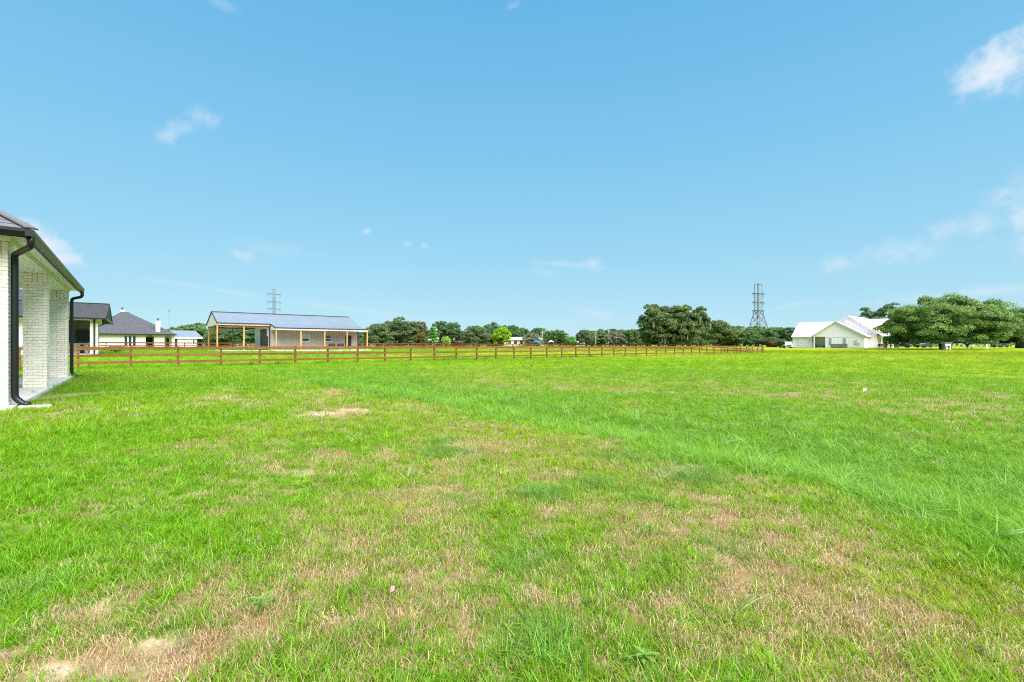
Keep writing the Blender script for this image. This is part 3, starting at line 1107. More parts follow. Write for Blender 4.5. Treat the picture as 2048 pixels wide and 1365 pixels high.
MB(G).box(u1b - .04, u1b - .003, min(va, vb), max(va, vb) - .1, SB, EB - .75).build('dark_opening', 'dark_trim', barn)  # dark panel for the tall opening; the shade inside is put into its colour
va = V_at(G, 535.0, u1b) if False else V_at(G, 534.8, u1b)
MB(G).box(u1b - .05, u1b - .004, v0b + .5, v0b + 1.35, SB, SB + 2.1).build('door', 'dark_trim', barn)
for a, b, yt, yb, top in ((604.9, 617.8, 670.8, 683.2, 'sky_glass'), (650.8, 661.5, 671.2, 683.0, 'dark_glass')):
    ua, ub = U_at(G, a, v0b - .1), U_at(G, b, v0b - .1)
    zt, zb = z_at(G, (ua + ub) / 2, v0b, yt), z_at(G, (ua + ub) / 2, v0b, yb)
    zm = (zt + zb) / 2
    w = MB(G).box(ua - .07, ub + .07, v0b - .07, v0b - .032, zb - .07, zt + .07).build('window', 'trim_white', barn)
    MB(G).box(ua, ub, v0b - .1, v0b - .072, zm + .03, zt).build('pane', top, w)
    MB(G).box(ua, ub, v0b - .1, v0b - .072, zb, zm - .03).build('pane', 'dark_glass', w)
ua, ub = U_at(G, 691, v0b - .1), U_at(G, 702.7, v0b - .1)
dr = MB(G).box(ua, ub, v0b - .09, v0b - .032, SB, z_at(G, ua, v0b, 671.8)).build('door', 'dark_trim', barn)
MB(G).box(ub - .16, ub - .1, v0b - .13, v0b - .092, SB + 1.0, SB + 1.06).build('handle', 'steel', dr)

for i, x in enumerate((664, 681.5)):
    a = U_at(G, x, v0b - 1.3)
    p = Wp(G, a, v0b - 1.3, SB)
    g = thing('grill', p, ['black grill on legs against the barn porch wall under the second window', 'black grill on legs between the barn window and the right door'][i], 'grill', 'grills on the barn porch')
    MB(G).box(a - .45, a + .45, v0b - 1.6, v0b - 1.0, SB + .55, SB + .8).build('firebox', 'dark_trim', g)
    MB(G).hexa([(a - .45, v0b - 1.6, SB + .802), (a + .45, v0b - 1.6, SB + .802), (a + .45, v0b - 1.0, SB + .802), (a - .45, v0b - 1.0, SB + .802),
                (a - .4, v0b - 1.48, SB + 1.02), (a + .4, v0b - 1.48, SB + 1.02), (a + .4, v0b - 1.12, SB + 1.02), (a - .4, v0b - 1.12, SB + 1.02)]).build('lid', 'dark_trim', g)
    for du in (-.38, .38):
        for dv in (-1.52, -1.08):
            MB(G).box(a + du - .03, a + du + .03, v0b + dv - .03, v0b + dv + .03, SB, SB + .549).build('leg', 'steel', g)

# ------------------------------------------------------------------ rail fences
def rail_fence(name, label, pts, step, h, rails, matn, extra=None):
    """pts: start and end (u, v) in G; posts every step metres, rails nailed to the near side bay by bay."""
    (ua, va_), (ub, vb_) = pts
    Ln = math.hypot(ub - ua, vb_ - va_)
    n = int(round(Ln / step))
    du, dv = (ub - ua) / Ln, (vb_ - va_) / Ln
    nu, nv = (dv, -du)          # towards the camera side for a fence running along +u
    x0, y0, _ = Wp(G, ua, va_, 0)
    root = thing(name, (x0, y0, tz(x0, y0)), label, 'fence')
    P = []
    for i in range(n + 1):
        u, v = ua + du * step * i, va_ + dv * step * i
        x, y, _ = Wp(G, u, v, 0)
        P.append((u, v, tz(x, y)))
    for i, (u, v, z) in enumerate(P):
        hh = h + random.uniform(-.015, .015)
        mb = MB(G)
        a, b, w = (du * .062, dv * .062), (nu * .062, nv * .062), 0
        q = [(u - a[0] - b[0], v - a[1] - b[1]), (u + a[0] - b[0], v + a[1] - b[1]), (u + a[0] + b[0], v + a[1] + b[1]), (u - a[0] + b[0], v - a[1] + b[1])]
        mb.hexa([(p[0], p[1], z - .2) for p in q] + [(p[0], p[1], z + hh) for p in q])
        mb.build('post', matn, root)
    off = .083
    for i in range(n):
        (u0, v0, z0), (u1, v1, z1) = P[i], P[i + 1]
        for r in rails:
            j0, j1 = random.uniform(-.012, .012), random.uniform(-.012, .012)
            g = .004
            a = (u0 + du * g + nu * off, v0 + dv * g + nv * off)
            b = (u1 - du * g + nu * off, v1 - dv * g + nv * off)
            t = .019
            mb = MB(G)
            H2 = .092 if r > 1 else .078
            mb.hexa([(a[0] - nu * t, a[1] - nv * t, z0 + r - H2 + j0), (b[0] - nu * t, b[1] - nv * t, z1 + r - H2 + j1), (b[0] + nu * t, b[1] + nv * t, z1 + r - H2 + j1), (a[0] + nu * t, a[1] + nv * t, z0 + r - H2 + j0),
                     (a[0] - nu * t, a[1] - nv * t, z0 + r + H2 + j0), (b[0] - nu * t, b[1] - nv * t, z1 + r + H2 + j1), (b[0] + nu * t, b[1] + nv * t, z1 + r + H2 + j1), (a[0] + nu * t, a[1] + nv * t, z0 + r + H2 + j0)])
            mb.build('rail', matn, root)
    # cap board along the top, one piece per two bays
    for i in range(0, n, 2):
        (u0, v0, z0), (u1, v1, z1) = P[i], P[min(i + 2, n)]
        if (u1, v1) == (u0, v0):
            continue
        MB(G).beam((u0 + du * .004 + nu * .02, v0 + dv * .004 + nv * .02, z0 + h + .035), (u1 - du * .004 + nu * .02, v1 - dv * .004 + nv * .02, z1 + h + .035), .17, .036).build('cap_board', matn, root)
    return root


RAILS = (.36, .80, 1.24)
VFN = 38.15
uC = -1.25 + 2.44 * 40
rail_fence('rail_fence', 'nearest brown three rail timber fence crossing behind the lawn', ((-1.25 - 2.44 * 3, VFN), (uC, VFN)), 2.44, 1.33, RAILS, 'fence_wood')
# back fence
uK, vK = uv(G, 761, 100.0)
rail_fence('rail_fence', 'farthest dark brown rail fence running behind the barn along the tree line', ((uK - 2.44 * 30, vK), (uK - 2.44 * 30 + 2.44 * 55, vK)), 2.44, 1.30, RAILS, 'old_fence')
uEnd = uK - 2.44 * 30 + 2.44 * 55
rail_fence('rail_fence', 'short side fence joining the near fence corner back to the farthest fence', ((uC, VFN + .2), (uC, VFN + .2 + 2.44 * 22)), 2.44, 1.32, RAILS, 'fence_wood')

# ------------------------------------------------------------------ white farmhouse on the right (facade normal -u)
ZH = 130.0
uF, vFh = uv(G, 1673, ZH)
SH = C - .66
hw = thing('white_farmhouse', Wp(G, uF + 8, vFh, SH), 'white board and batten farmhouse with two gables and white metal roof', 'house')


def zz(u, v, y):
    return z_at(G, u, v, y)


def gable_front(u, xl, xa, xr, yl, ya, wl_, wr, depth, mname='white_siding', wt_=.2):
    """front gable wall (plane u) between wall px wl_..wr and roof from eave px xl over apex xa to xr."""
    vl_, va_, vr_ = V_at(G, xl, u), V_at(G, xa, u), V_at(G, xr, u)
    ze, za = zz(u, va_, yl), zz(u, va_, ya)
    zE = ze
    w0, w1 = V_at(G, wl_, u), V_at(G, wr, u)
    tl, tr = (za - zE) / (va_ - vl_), (za - zE) / (va_ - vr_)

    def ztop(v):
        return zE + (v - vl_) * tl if (v - va_) * (vl_ - va_) > 0 else zE + (v - vr_) * tr
    MB(G).prism([(u, w0, SH), (u, w1, SH), (u, w1, ztop(w1) - .06), (u, va_, za - .06), (u, w0, ztop(w0) - .06)], (depth, 0, 0)).build('wall', mname, hw)
    rfm = MB(G)
    rfm.slab([(u - .5, vl_, zE), (u - .5, va_, za), (u + depth, va_, za), (u + depth, vl_, zE)], .14)
    rfm.slab([(u - .5, va_, za), (u - .5, vr_, zE), (u + depth, vr_, zE), (u + depth, va_, za)], .14)
    rr_ = rfm.build('roof', 'white_metal', hw)
    rbm = MB(G)
    for s, ve in ((0, vl_), (1, vr_)):
        q = u - .4
        while q < u + depth:
            rbm.beam((q, ve, zE + .02), (q, va_, za + .02), .05, .05)
            q += .45
    rbm.build('roof_seams', 'white_metal', rr_, kind='stuff')
    tm = MB(G)
    tm.beam((u - .52, vl_, zE - .05), (u - .52, va_, za - .05), .05, .16)
    tm.beam((u - .52, vr_, zE - .05), (u - .52, va_, za - .05), .05, .16)
    tm.build('rake_trim', 'house_trim', rr_)
    bt = MB(G)
    v = min(w0, w1) + .2
    while v < max(w0, w1) - .1:
        bt.box(u - .014, u - .002, v - .03, v + .03, SH + .02, ztop(v) - .25)
        v += .61
    bt.build('battens', mname, hw, kind='stuff')
    MB(G).box(u - .06, u - .004, min(w0, w1), max(w0, w1), zE - .2, zE + .02).build('band_board', 'house_trim', hw)
    return zE, ztop


zE1, _ = gable_front(uF, 1621.5, 1672.5, 1735, 673.5, 642.7, 1650.5, 1728.7, 16)
zE2, _ = gable_front(uF + 4.0, 1640, 1697.7, 1766, 673, 631.5, 1660, 1753.7, 18)
# open porch left of the front gable: floor, back wall, post
vp0, vp1 = V_at(G, 1650.5, uF), V_at(G, 1624, uF)
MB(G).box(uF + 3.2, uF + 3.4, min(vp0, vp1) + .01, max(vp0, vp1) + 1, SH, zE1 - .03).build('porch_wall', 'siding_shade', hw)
MB(G).box(uF + .02, uF + .2, V_at(G, 1629.5, uF), V_at(G, 1627, uF), SH, zE1 - .04).build('porch_post', 'trim_white', hw)
MB(G).prism([(uF, V_at(G, 1624, uF), zE1 + .0), (uF, vp0 + .003, zE1 + .0), (uF, vp0 + .003, zE1 + 2.55)], (.2, 0, 0)).build('porch_gable', 'white_siding', hw)
# left wing with garage door
uG = uF + 1.0
vg0, vg1 = V_at(G, 1624, uG), V_at(G, 1585, uG)
zEg = zz(uG, vg1, 674)
MB(G).box(uG, uG + 9, vg0, vg1, SH, zEg - .04).build('wall', 'white_siding', hw)
bt = MB(G)
v = vg0 + .3
while v < vg1 - .1:
    bt.box(uG - .014, uG - .002, v - .03, v + .03, SH + .02, zEg - .2)
    v += .61
bt.build('battens', 'white_siding', hw, kind='stuff')
gd = MB(G)
ga, gb = V_at(G, 1618, uG), V_at(G, 1596.5, uG)
gdoor = MB(G).box(uG - .10, uG - .035, ga - .12, gb + .12, SH, zz(uG, ga, 678.3)).build('garage_door_frame', 'trim_white', hw)
for k in range(4):
    hgt = (zz(uG, ga, 679) - SH) / 4
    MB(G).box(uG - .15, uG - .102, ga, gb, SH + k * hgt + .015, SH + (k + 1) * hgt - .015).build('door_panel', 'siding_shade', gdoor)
ur = uG + 5.5
zRg = zz(ur, V_at(G, 1588, ur), 646.5)
lw = MB(G)
ve_ = V_at(G, 1582.6, uG - .5)
lw.slab([(uG - .6, ve_, zEg), (uG - .6, vp0, zEg), (ur, vp0, zRg), (ur, ve_, zRg)], .14)
lw.slab([(ur, ve_, zRg), (ur, vp0, zRg), (ur + 6, vp0, zEg), (ur + 6, ve_, zEg)], .14)
lwr = lw.build('roof', 'white_metal', hw)
rbm = MB(G)
q = vp0 + .2
while q < ve_:
    rbm.beam((uG - .6, q, zEg + .02), (ur, q, zRg + .02), .05, .05)
    q += .45
rbm.build('roof_seams', 'white_metal', lwr, kind='stuff')
MB(G).prism([(uG - .1, vg1 - .02, zEg - .1), (ur, vg1 - .02, zRg - .12), (ur + 5.6, vg1 - .02, zEg - .1)], (0, -.2, 0)).build('gable', 'white_siding', hw)
# windows of the front gable
for a, b in ((1658.3, 1663.3), (1686.8, 1692)):
    va_, vb_ = V_at(G, a, uF), V_at(G, b, uF)
    z1, z0 = zz(uF, va_, 677), zz(uF, va_, 690.2)
    w = MB(G).box(uF - .08, uF - .035, min(va_, vb_) - .1, max(va_, vb_) + .1, z0 - .1, z1 + .1).build('window', 'trim_white', hw)
    zm = (z0 + z1) / 2
    MB(G).box(uF - .12, uF - .082, min(va_, vb_), max(va_, vb_), z0, zm - .04).build('pane', 'sky_glass', w)
    MB(G).box(uF - .12, uF - .082, min(va_, vb_), max(va_, vb_), zm + .04, z1).build('pane', 'sky_glass', w)
va_ = V_at(G, 1711.5, uF)
MB(G).box(uF - .15, uF - .035, va_ - .3, va_ + .35, zz(uF, va_, 689), zz(uF, va_, 681)).build('meter_box', 'utility_grey', hw)
va_ = V_at(G, 1717, uF)
MB(G).box(uF - .15, uF - .035, va_ - .3, va_ + .3, zz(uF, va_, 690), zz(uF, va_, 686)).build('meter_box', 'utility_grey', hw)
for x in (1738.8, 1743):
    va_ = V_at(G, x, uF + 4)
    MB(G).box(uF + 3.9, uF + 3.965, va_ - .15, va_ + .15, zz(uF + 4, va_, 668.8), zz(uF + 4, va_, 668.0)).build('vent', 'dark_trim', hw)
# right patio: posts and cream post under the eave, long roof behind
for x in (1764, 1777, 1785):
    va_ = V_at(G, x, uF + 5)
    MB(G).box(uF + 4.9, uF + 5.2, va_ - .22, va_ + .22, SH, zE2 - .1).build('patio_post', 'trim_white', hw)
pa, pb = V_at(G, 1790, uF + 4), V_at(G, 1753.7, uF + 4)
MB(G).box(uF + 4.5, uF + 12, pa, pb - .02, zE2 - .1, zE2 + .1).build('patio_roof', 'white_metal', hw)
MB(G).box(uF + 9, uF + 9.2, pa, pb - .02, SH, zE2 - .11).build('patio_wall', 'grey_board', hw)
va_, vb_ = V_at(G, 1720, uF + 14), V_at(G, 1772, uF + 9)
zt = zz(uF + 14, va_, 639.5)
MB(G).slab([(uF + 8, vb_ - 2, zE2 + .15), (uF + 8, va_, zE2 + .15), (uF + 14, va_, zt), (uF + 14, vb_ - 2, zt)], .14).build('rear_roof', 'white_metal', hw)
# dark furniture in the left porch
va_ = V_at(G, 1640, uF + 1.5)
tb = thing('patio_table', Wp(G, uF + 1.5, va_, SH), 'dark patio table in the open porch beside the garage of the white farmhouse', 'table')
MB(G).box(uF + 1.1, uF + 1.9, va_ - 1.1, va_ + 1.1, SH + .66, SH + .74).build('tabletop', 'dark_trim', tb)
for du in (-.33, .33):
    for dv in (-1, 1):
        MB(G).box(uF + 1.5 + du - .05, uF + 1.5 + du + .05, va_ + dv - .05, va_ + dv + .05, SH, SH + .658).build('leg', 'dark_trim', tb)
for k, x in enumerate((1757.5, 1761, 1766)):
    va_ = V_at(G, x, uF + 3.2)
    ch = thing('patio_chair', Wp(G, uF + 3.2, va_, SH), ['dark patio chair nearest the white house corner under the patio roof', 'rust red patio chair in the middle of the three on the farmhouse patio', 'rust red patio chair beside the thick white patio post'][k], 'chair', 'chairs on the farmhouse patio')
    mm = 'dark_trim' if k == 0 else 'terracotta'
    MB(G).box(uF + 2.9, uF + 3.5, va_ - .3, va_ + .3, SH + .38, SH + .46).build('seat', mm, ch)
    MB(G).box(uF + 3.42, uF + 3.5, va_ - .3, va_ + .3, SH + .462, SH + 1.0).build('backrest', mm, ch)
    for du in (-.25, .25):
        for dv in (-.25, .25):
            MB(G).box(uF + 3.2 + du - .03, uF + 3.2 + du + .03, va_ + dv - .03, va_ + dv + .03, SH, SH + .378).build('leg', mm, ch)

# weathered privacy screen in front of it, plank by plank
uP_ = uF - 3.0
v0_, v1_ = V_at(G, 1695, uP_), V_at(G, 1661, uP_)
x_, y_, _ = Wp(G, uP_, (v0_ + v1_) / 2, 0)
zg = zz(uP_, v0_, 698.2)
zt_ = zz(uP_, v0_, 688.2)
pf = thing('plank_screen', (x_, y_, zg), 'weathered grey plank screen standing in front of the white farmhouse windows', 'fence')
n = 30
for k in range(n):
    a, b = v0_ + (v1_ - v0_) * k / n, v0_ + (v1_ - v0_) * (k + 1) / n
    MB(G).box(uP_ - .012 + random.uniform(-.006, .006), uP_ + .012, a + .006, b - .006, zg - .1, zt_ + random.uniform(-.03, .02)).build('plank', 'grey_board', pf)
for z in (zg + .25, zt_ - .25):
    MB(G).box(uP_ + .02, uP_ + .07, v0_, v1_, z - .045, z + .045).build('rail', 'grey_board', pf)

# ------------------------------------------------------------------ steel lattice towers
def lattice_tower(x, ytop, ybase, Z, arms, rot, label, thick=.22, m='pylon_dark', base_w=12.5, bw=1.5, al=5.2):
    X = (x - CX) / FPX * Z
    zb = tz(X, Z)
    zt = C + (HY - ytop) / FPX * Z
    H = zt - zb
    t = thing('lattice_tower', (X, Z, zb), label, 'pylon', 'power pylons')
    ca, sa = math.cos(rot), math.sin(rot)
    P = lambda a, b, z: (X + a * ca - b * sa, Z + a * sa + b * ca, zb + z)
    waist = .575 * H
    wz = lambda z: (base_w / 2) * (1 - z / waist) + bw * (z / waist) if z < waist else bw
    for sx in (-1, 1):
        for sy in (-1, 1):
            mb = MB()
            mb.beam(P(sx * wz(0), sy * wz(0), 0), P(sx * bw, sy * bw, waist), thick * 1.4)
            mb.beam(P(sx * bw, sy * bw, waist), P(sx * bw, sy * bw, H * (1.0 if sx * 1 != 9 else 1)), thick)
            mb.build('tower_leg', m, t)
    br = MB()
    lev = [0, .2 * H, .36 * H, .47 * H, waist]
    for z0, z1 in zip(lev[:-1], lev[1:]):
        for s in (-1, 1):
            for (a0, b0), (a1, b1) in (((-1, s), (1, s)), ((s, -1), (s, 1))):
                br.beam(P(a0 * wz(z0), b0 * wz(z0), z0), P(a1 * wz(z1), b1 * wz(z1), z1), thick * .6)
                br.beam(P(a1 * wz(z0), b1 * wz(z0), z0), P(a0 * wz(z1), b0 * wz(z1), z1), thick * .6)
                br.beam(P(a0 * wz(z1), b0 * wz(z1), z1), P(a1 * wz(z1), b1 * wz(z1), z1), thick * .6)
    nlev = 7
    top = .86 * H
    for k in range(nlev):
        z0, z1 = waist + (top - waist) * k / nlev, waist + (top - waist) * (k + 1) / nlev
        for s in (-1, 1):
            br.beam(P(-bw, s * bw, z0), P(bw, s * bw, z1), thick * .5)
            br.beam(P(s * bw, -bw, z1), P(s * bw, bw, z0), thick * .5)
    br.build('bracing', m, t)
    MB().beam(P(-bw - .2, 0, H - .1), P(bw + .2, 0, H - .1), thick).beam(P(-bw, -bw, H), P(-bw, bw, H), thick).beam(P(bw, -bw, H), P(bw, bw, H), thick).build('top_beam', m, t)
    for y in arms:
        za = C + (HY - y) / FPX * Z - zb
        mb = MB()
        for s in (-1, 1):
            mb.beam(P(-al, s * .7, za), P(al, s * .7, za), thick * 1.3)
            mb.beam(P(-al, s * .7, za), P(-1.5, s * .7, za - 1.0), thick * .6)
            mb.beam(P(al, s * .7, za), P(1.5, s * .7, za - 1.0), thick * .6)
            for k in range(-5, 6, 2):
                mb.beam(P(k - .5, s * .7, za), P(k + .5, -s * .7, za), thick * .6)
        mb.build('crossarm', m, t)
        for s in (-1, 1):
            MB().tube([P(s * (al - .4), 0, za - .1), P(s * (al - .4), 0, za - 2.2)], .14, 6).build('insulator', 'insulator', t)
    return t


lattice_tower(1516.5, 568.8, 690, 300, (587.5, 604.8, 621.5), .45, 'tall steel lattice pylon standing right of the big central oak', .25)
lattice_tower(548.3, 578.5, 690, 360, (588.6, 603.8, 618), 1.02, 'thin lattice pylon whose top rises behind the barn roof', .12, bw=.75, al=5.2)

# ------------------------------------------------------------------ small things in the distance
def bx(mb, X, Y, Z0, w, d, h):
    return mb.box(X - w / 2, X + w / 2, Y - d / 2, Y + d / 2, Z0, Z0 + h)


def at(x, y, Z):
    return (x - CX) / FPX * Z, Z, C + (HY - y) / FPX * Z


def small_house(x0, x1, yr, ye, yb, Z, label, wall, roof, hip=.5, cat='house', name='far_house', depth=9):
    xa, _, zb = at(x0, yb, Z)
    xb, _, _ = at(x1, yb, Z)
    ze, zr = at(x0, ye, Z)[2], at(x0, yr, Z)[2]
    g = min(tz((xa + xb) / 2, Z), zb)
    o = thing(name, ((xa + xb) / 2, Z + depth / 2, g), label, cat)
    MB().box(xa + .3, xb - .3, Z + .5, Z + depth - .5, g - .2, ze - .03).build('wall', wall, o)
    i = (xb - xa) * hip / 2
    r = MB()
    r.slab([(xa, Z, ze), (xb, Z, ze), (xb - i, Z + depth / 2, zr), (xa + i, Z + depth / 2, zr)], .15)
    r.slab([(xa, Z + depth, ze), (xb, Z + depth, ze), (xb - i, Z + depth / 2, zr), (xa + i, Z + depth / 2, zr)], .15)
    if hip > .01:
        r.slab([(xb, Z, ze), (xb, Z + depth, ze), (xb - i, Z + depth / 2, zr)], .15)
        r.slab([(xa, Z, ze), (xa, Z + depth, ze), (xa + i, Z + depth / 2, zr)], .15)
    else:
        r.prism([(xa + .3, Z + .5, ze - .02), (xa + .3, Z + depth - .5, ze - .02), (xa + .3, Z + depth / 2, zr - .2)], (.15, 0, 0))
        r.prism([(xb - .3, Z + .5, ze - .02), (xb - .3, Z + depth - .5, ze - .02), (xb - .3, Z + depth / 2, zr - .2)], (-.15, 0, 0))
    r.build('roof', roof, o)
    w = xb - xa
    for k in (.25, .5, .75):
        MB().box(xa + w * k - .5, xa + w * k + .5, Z + .42, Z + .498, ze - 1.7, ze - .5).build('window', 'dark_glass', o)
    return o


small_house(404, 440, 664, 681, 692, 150, 'dark roofed house half hidden by trees left of the barn posts', 'grey_board', 'shingle_far', .6)
small_house(850, 866, 677, 682.5, 690, 190, 'small white house between the olive tree and the pale green tree', 'white_siding', 'white_metal', .9)
small_house(866, 884, 674, 683.5, 690, 200, 'tan roofed house behind the pale green tree', 'tan_roof', 'tan_roof', .5)
small_house(898, 926, 675.5, 684.5, 690, 185, 'grey brown roofed house left of the round bright green tree', 'terracotta', 'tan_roof', .55)
small_house(1007, 1055, 674.5, 679.5, 690, 175, 'long cream shed with white metal roof right of the bright green tree', 'cream_wall', 'white_metal', 0, 'shed', 'cream_shed', 12)
small_house(1040, 1089, 668, 682, 690, 215, 'tan roofed house behind the pale grey tree and blue canopy', 'cream_wall', 'tan_roof', .5)
small_house(1146, 1162, 676, 685, 690, 260, 'grey roofed house showing in the gap of the tree line', 'siding_shade', 'tan_roof', .5)
small_house(1546, 1558, 683.5, 685.5, 691.5, 190, 'little red barn beside the pylon foot', 'barn_red', 'barn_red', .2, 'barn', 'red_barn', 6)


def canopy(x, yt, ye, w_px, Z, matn, label):
    X, Y, ze = at(x, ye, Z)
    w = w_px / FPX * Z / 2
    g = tz(X, Y)
    zt = at(x, yt, Z)[2]
    o = thing('canopy', (X, Y, g), label, 'canopy')
    m = MB()
    c = [(X - w, Y - w, ze), (X + w, Y - w, ze), (X + w, Y + w, ze), (X - w, Y + w, ze)]
    for k in range(4):
        m.slab([c[k], c[(k + 1) % 4], (X, Y, zt)], .06)
    m.build('canopy_top', matn, o)
    for dx in (-.92, .92):
        for dy in (-.92, .92):
            MB().box(X + dx * w - .06, X + dx * w + .06, Y + dy * w - .06, Y + dy * w + .06, g, ze).build('pole', 'steel', o)


canopy(1074.5, 682.0, 684.5, 18, 165, 'canopy_blue', 'bright blue canopy in front of the pale grey tree')
canopy(1102, 680.5, 684.0, 11, 170, 'canopy_pale', 'pale blue pop up canopy under the tree line right of the blue canopy')
for x, yt, Z, lab in ((1085, 663, 180, 'grey utility pole right of the blue canopy'), (1191.5, 664, 185, 'left of the two grey utility poles left of the central oak'), (1217, 660, 185, 'right one of the two grey utility poles left of the central oak')):
    X, Y, zt = at(x, yt, Z)
    g = tz(X, Y)
    p = thing('utility_pole', (X, Y, g), lab, 'pole', 'utility poles in the tree line')
    MB().tube([(X, Y, g - .2), (X, Y, zt)], [.17, .12], 8).build('pole_shaft', 'grey_pole', p)
    MB().box(X - .7, X + .7, Y - .05, Y + .05, zt - .5, zt - .38).build('crossbar', 'grey_pole', p)
X, Y, zt = at(338.3, 621.5, 200)
g = tz(X, Y)
p = thing('antenna_mast', (X, Y, g), 'thin antenna mast rising above the shed right of the far chimney', 'antenna')
MB().tube([(X, Y, g), (X, Y, zt)], .05, 5).build('mast', 'steel', p)
MB().box(X - .25, X + .25, Y - .2, Y + .2, zt - .35, zt).build('antenna_head', 'steel', p)


def car(x, yb, Z, ang, paint, label, kind='suv'):
    X, Y, _ = at(x, yb, Z)
    g = tz(X, Y)
    o = thing('parked_car', (X, Y, g), label, 'car', 'parked cars')
    F = (np.array([math.cos(ang), math.sin(ang)]), np.array([-math.sin(ang), math.cos(ang)]))
    a0, b0 = X * F[0][0] + Y * F[0][1], X * F[1][0] + Y * F[1][1]
    Hh = 1.78 if kind == 'suv' else 1.45
    low = [(-2.3, .35), (2.3, .35), (2.35, .7), (2.2, .98), (1.1, 1.06), (-2.25, 1.06), (-2.35, .7)]
    MB(F).prism([(a0 + a, b0 - .92, g + z) for a, z in low], (0, 1.84, 0)).build('body', paint, o, bevel=.05)
    back = -2.15 if kind == 'suv' else -1.7
    cab = [(back, 1.062), (1.05, 1.062), (.35, Hh - .02), (back + .35, Hh)]
    cb_ = MB(F).prism([(a0 + a, b0 - .80, g + z) for a, z in cab], (0, 1.60, 0)).build('cabin', paint, o, bevel=.04)
    sw = [(back + .2, 1.1), (.9, 1.1), (.28, Hh - .12), (back + .45, Hh - .12)]
    for s in (-.83, .80):
        MB(F).prism([(a0 + a, b0 + s, g + z) for a, z in sw], (0, .03, 0)).build('side_window', 'dark_glass', cb_)
    MB(F).hexa([(a0 + .98, b0 - .7, g + 1.12), (a0 + 1.08, b0 - .7, g + 1.12), (a0 + 1.08, b0 + .7, g + 1.12), (a0 + .98, b0 + .7, g + 1.12),
                (a0 + .40, b0 - .66, g + Hh - .08), (a0 + .50, b0 - .66, g + Hh - .08), (a0 + .50, b0 + .66, g + Hh - .08), (a0 + .40, b0 + .66, g + Hh - .08)]).build('windscreen', 'sky_glass', cb_)
    MB(F).box(a0 + 2.3, a0 + 2.38, b0 - .55, b0 + .55, g + .5, g + .85).build('grille', 'dark_trim', o)
    for s in (-.7, .7):
        MB(F).box(a0 + 2.24, a0 + 2.36, b0 + s - .18, b0 + s + .18, g + .72, g + .9).build('headlight', 'trim_white', o)
    for a in (-1.4, 1.4):
        for s in (-.95, .73):
            MB(F).tube([(a0 + a, b0 + s, g + .34), (a0 + a, b0 + s + .22, g + .34)], .34, 14).build('wheel', 'tyre', o)
    return o


car(1576, 694.5, 133, math.radians(245), 'car_white', 'silver sport utility car parked left of the white farmhouse garage')
car(1590.0, 694.5, 150, math.radians(200), 'car_dark', 'dark car half hidden behind the left corner of the white farmhouse')
car(1848, 696, 150, math.radians(190), 'car_dark', 'dark blue car parked under the big right oak left of the meter hut', 'sedan')
car(2001, 697, 165, math.radians(185), 'car_dark', 'dark car beyond the oak trunk at the right edge', 'sedan')
car(1804, 696, 152, math.radians(120), 'car_dark', 'dark car between the farmhouse patio and the oak', 'sedan')
# flat trailer beside the silver car
X, Y, _ = at(1561, 694.5, 132)
g = tz(X, Y)
tr = thing('flat_trailer', (X, Y, g), 'low dark flat trailer in front of the red barn beside the silver car', 'trailer')
MB().box(X - 1.6, X + 1.6, Y - .8, Y + .8, g + .45, g + .58).build('bed', 'dark_trim', tr)
for dx in (-.5, .4):
    MB().tube([(X + dx, Y - .9, g + .32), (X + dx, Y - .72, g + .32)], .32, 12).build('wheel', 'tyre', tr)
MB().beam((X + 1.6, Y, g + .5), (X + 2.7, Y, g + .42), .1).build('tow_bar', 'steel', tr)

# meter hut beside the oak trunk
ZM = 97.0
X, Y, zb = at(1893.5, 704.5, ZM)
g = tz(X, Y)
zt = at(1893.5, 686.0, ZM)[2]
mh = thing('meter_hut', (X, Y, g), 'small open hut with flat pale roof and white meter boxes before the right oak trunk', 'hut')
MB().box(X - .78, X + .78, Y - .45, Y + .45, zt - .1, zt).build('roof', 'white_metal', mh)
for dx in (-.70, .61):
    for dy in (-.36, .28):
        MB().box(X + dx, X + dx + .09, Y + dy, Y + dy + .09, g, zt - .1).build('post', 'wood_brown', mh)
for dx in (-.745, .702):
    MB().box(X + dx, X + dx + .04, Y - .3, Y + .3, g + .15, zt - .103).build('side_board', 'wood_brown', mh)
MB().box(X - .6, X + .6, Y + .05, Y + .09, zt - .62, zt - .15).build('panel', 'utility_grey', mh)
MB().box(X - .6, X + .6, Y - .3, Y - .26, zt - .62, zt - .25).build('panel', 'trim_white', mh)
MB().box(X - .48, X - .12, Y - .38, Y - .25, g + .3, zt - .65).build('meter_box', 'utility_grey', mh)
MB().box(X + .30, X + .50, Y - .38, Y - .25, g - .05, zt - .63).build('meter_box', 'trim_white', mh)
MB().box(X - .4, X - .28, Y - .40, Y - .3, g - .1, g + .29).build('conduit', 'trim_white', mh)
MB().box(X - .6, X + .6, Y - .24, Y - .18, g + .25, g + .4).build('shelf_rail', 'trim_white', mh)

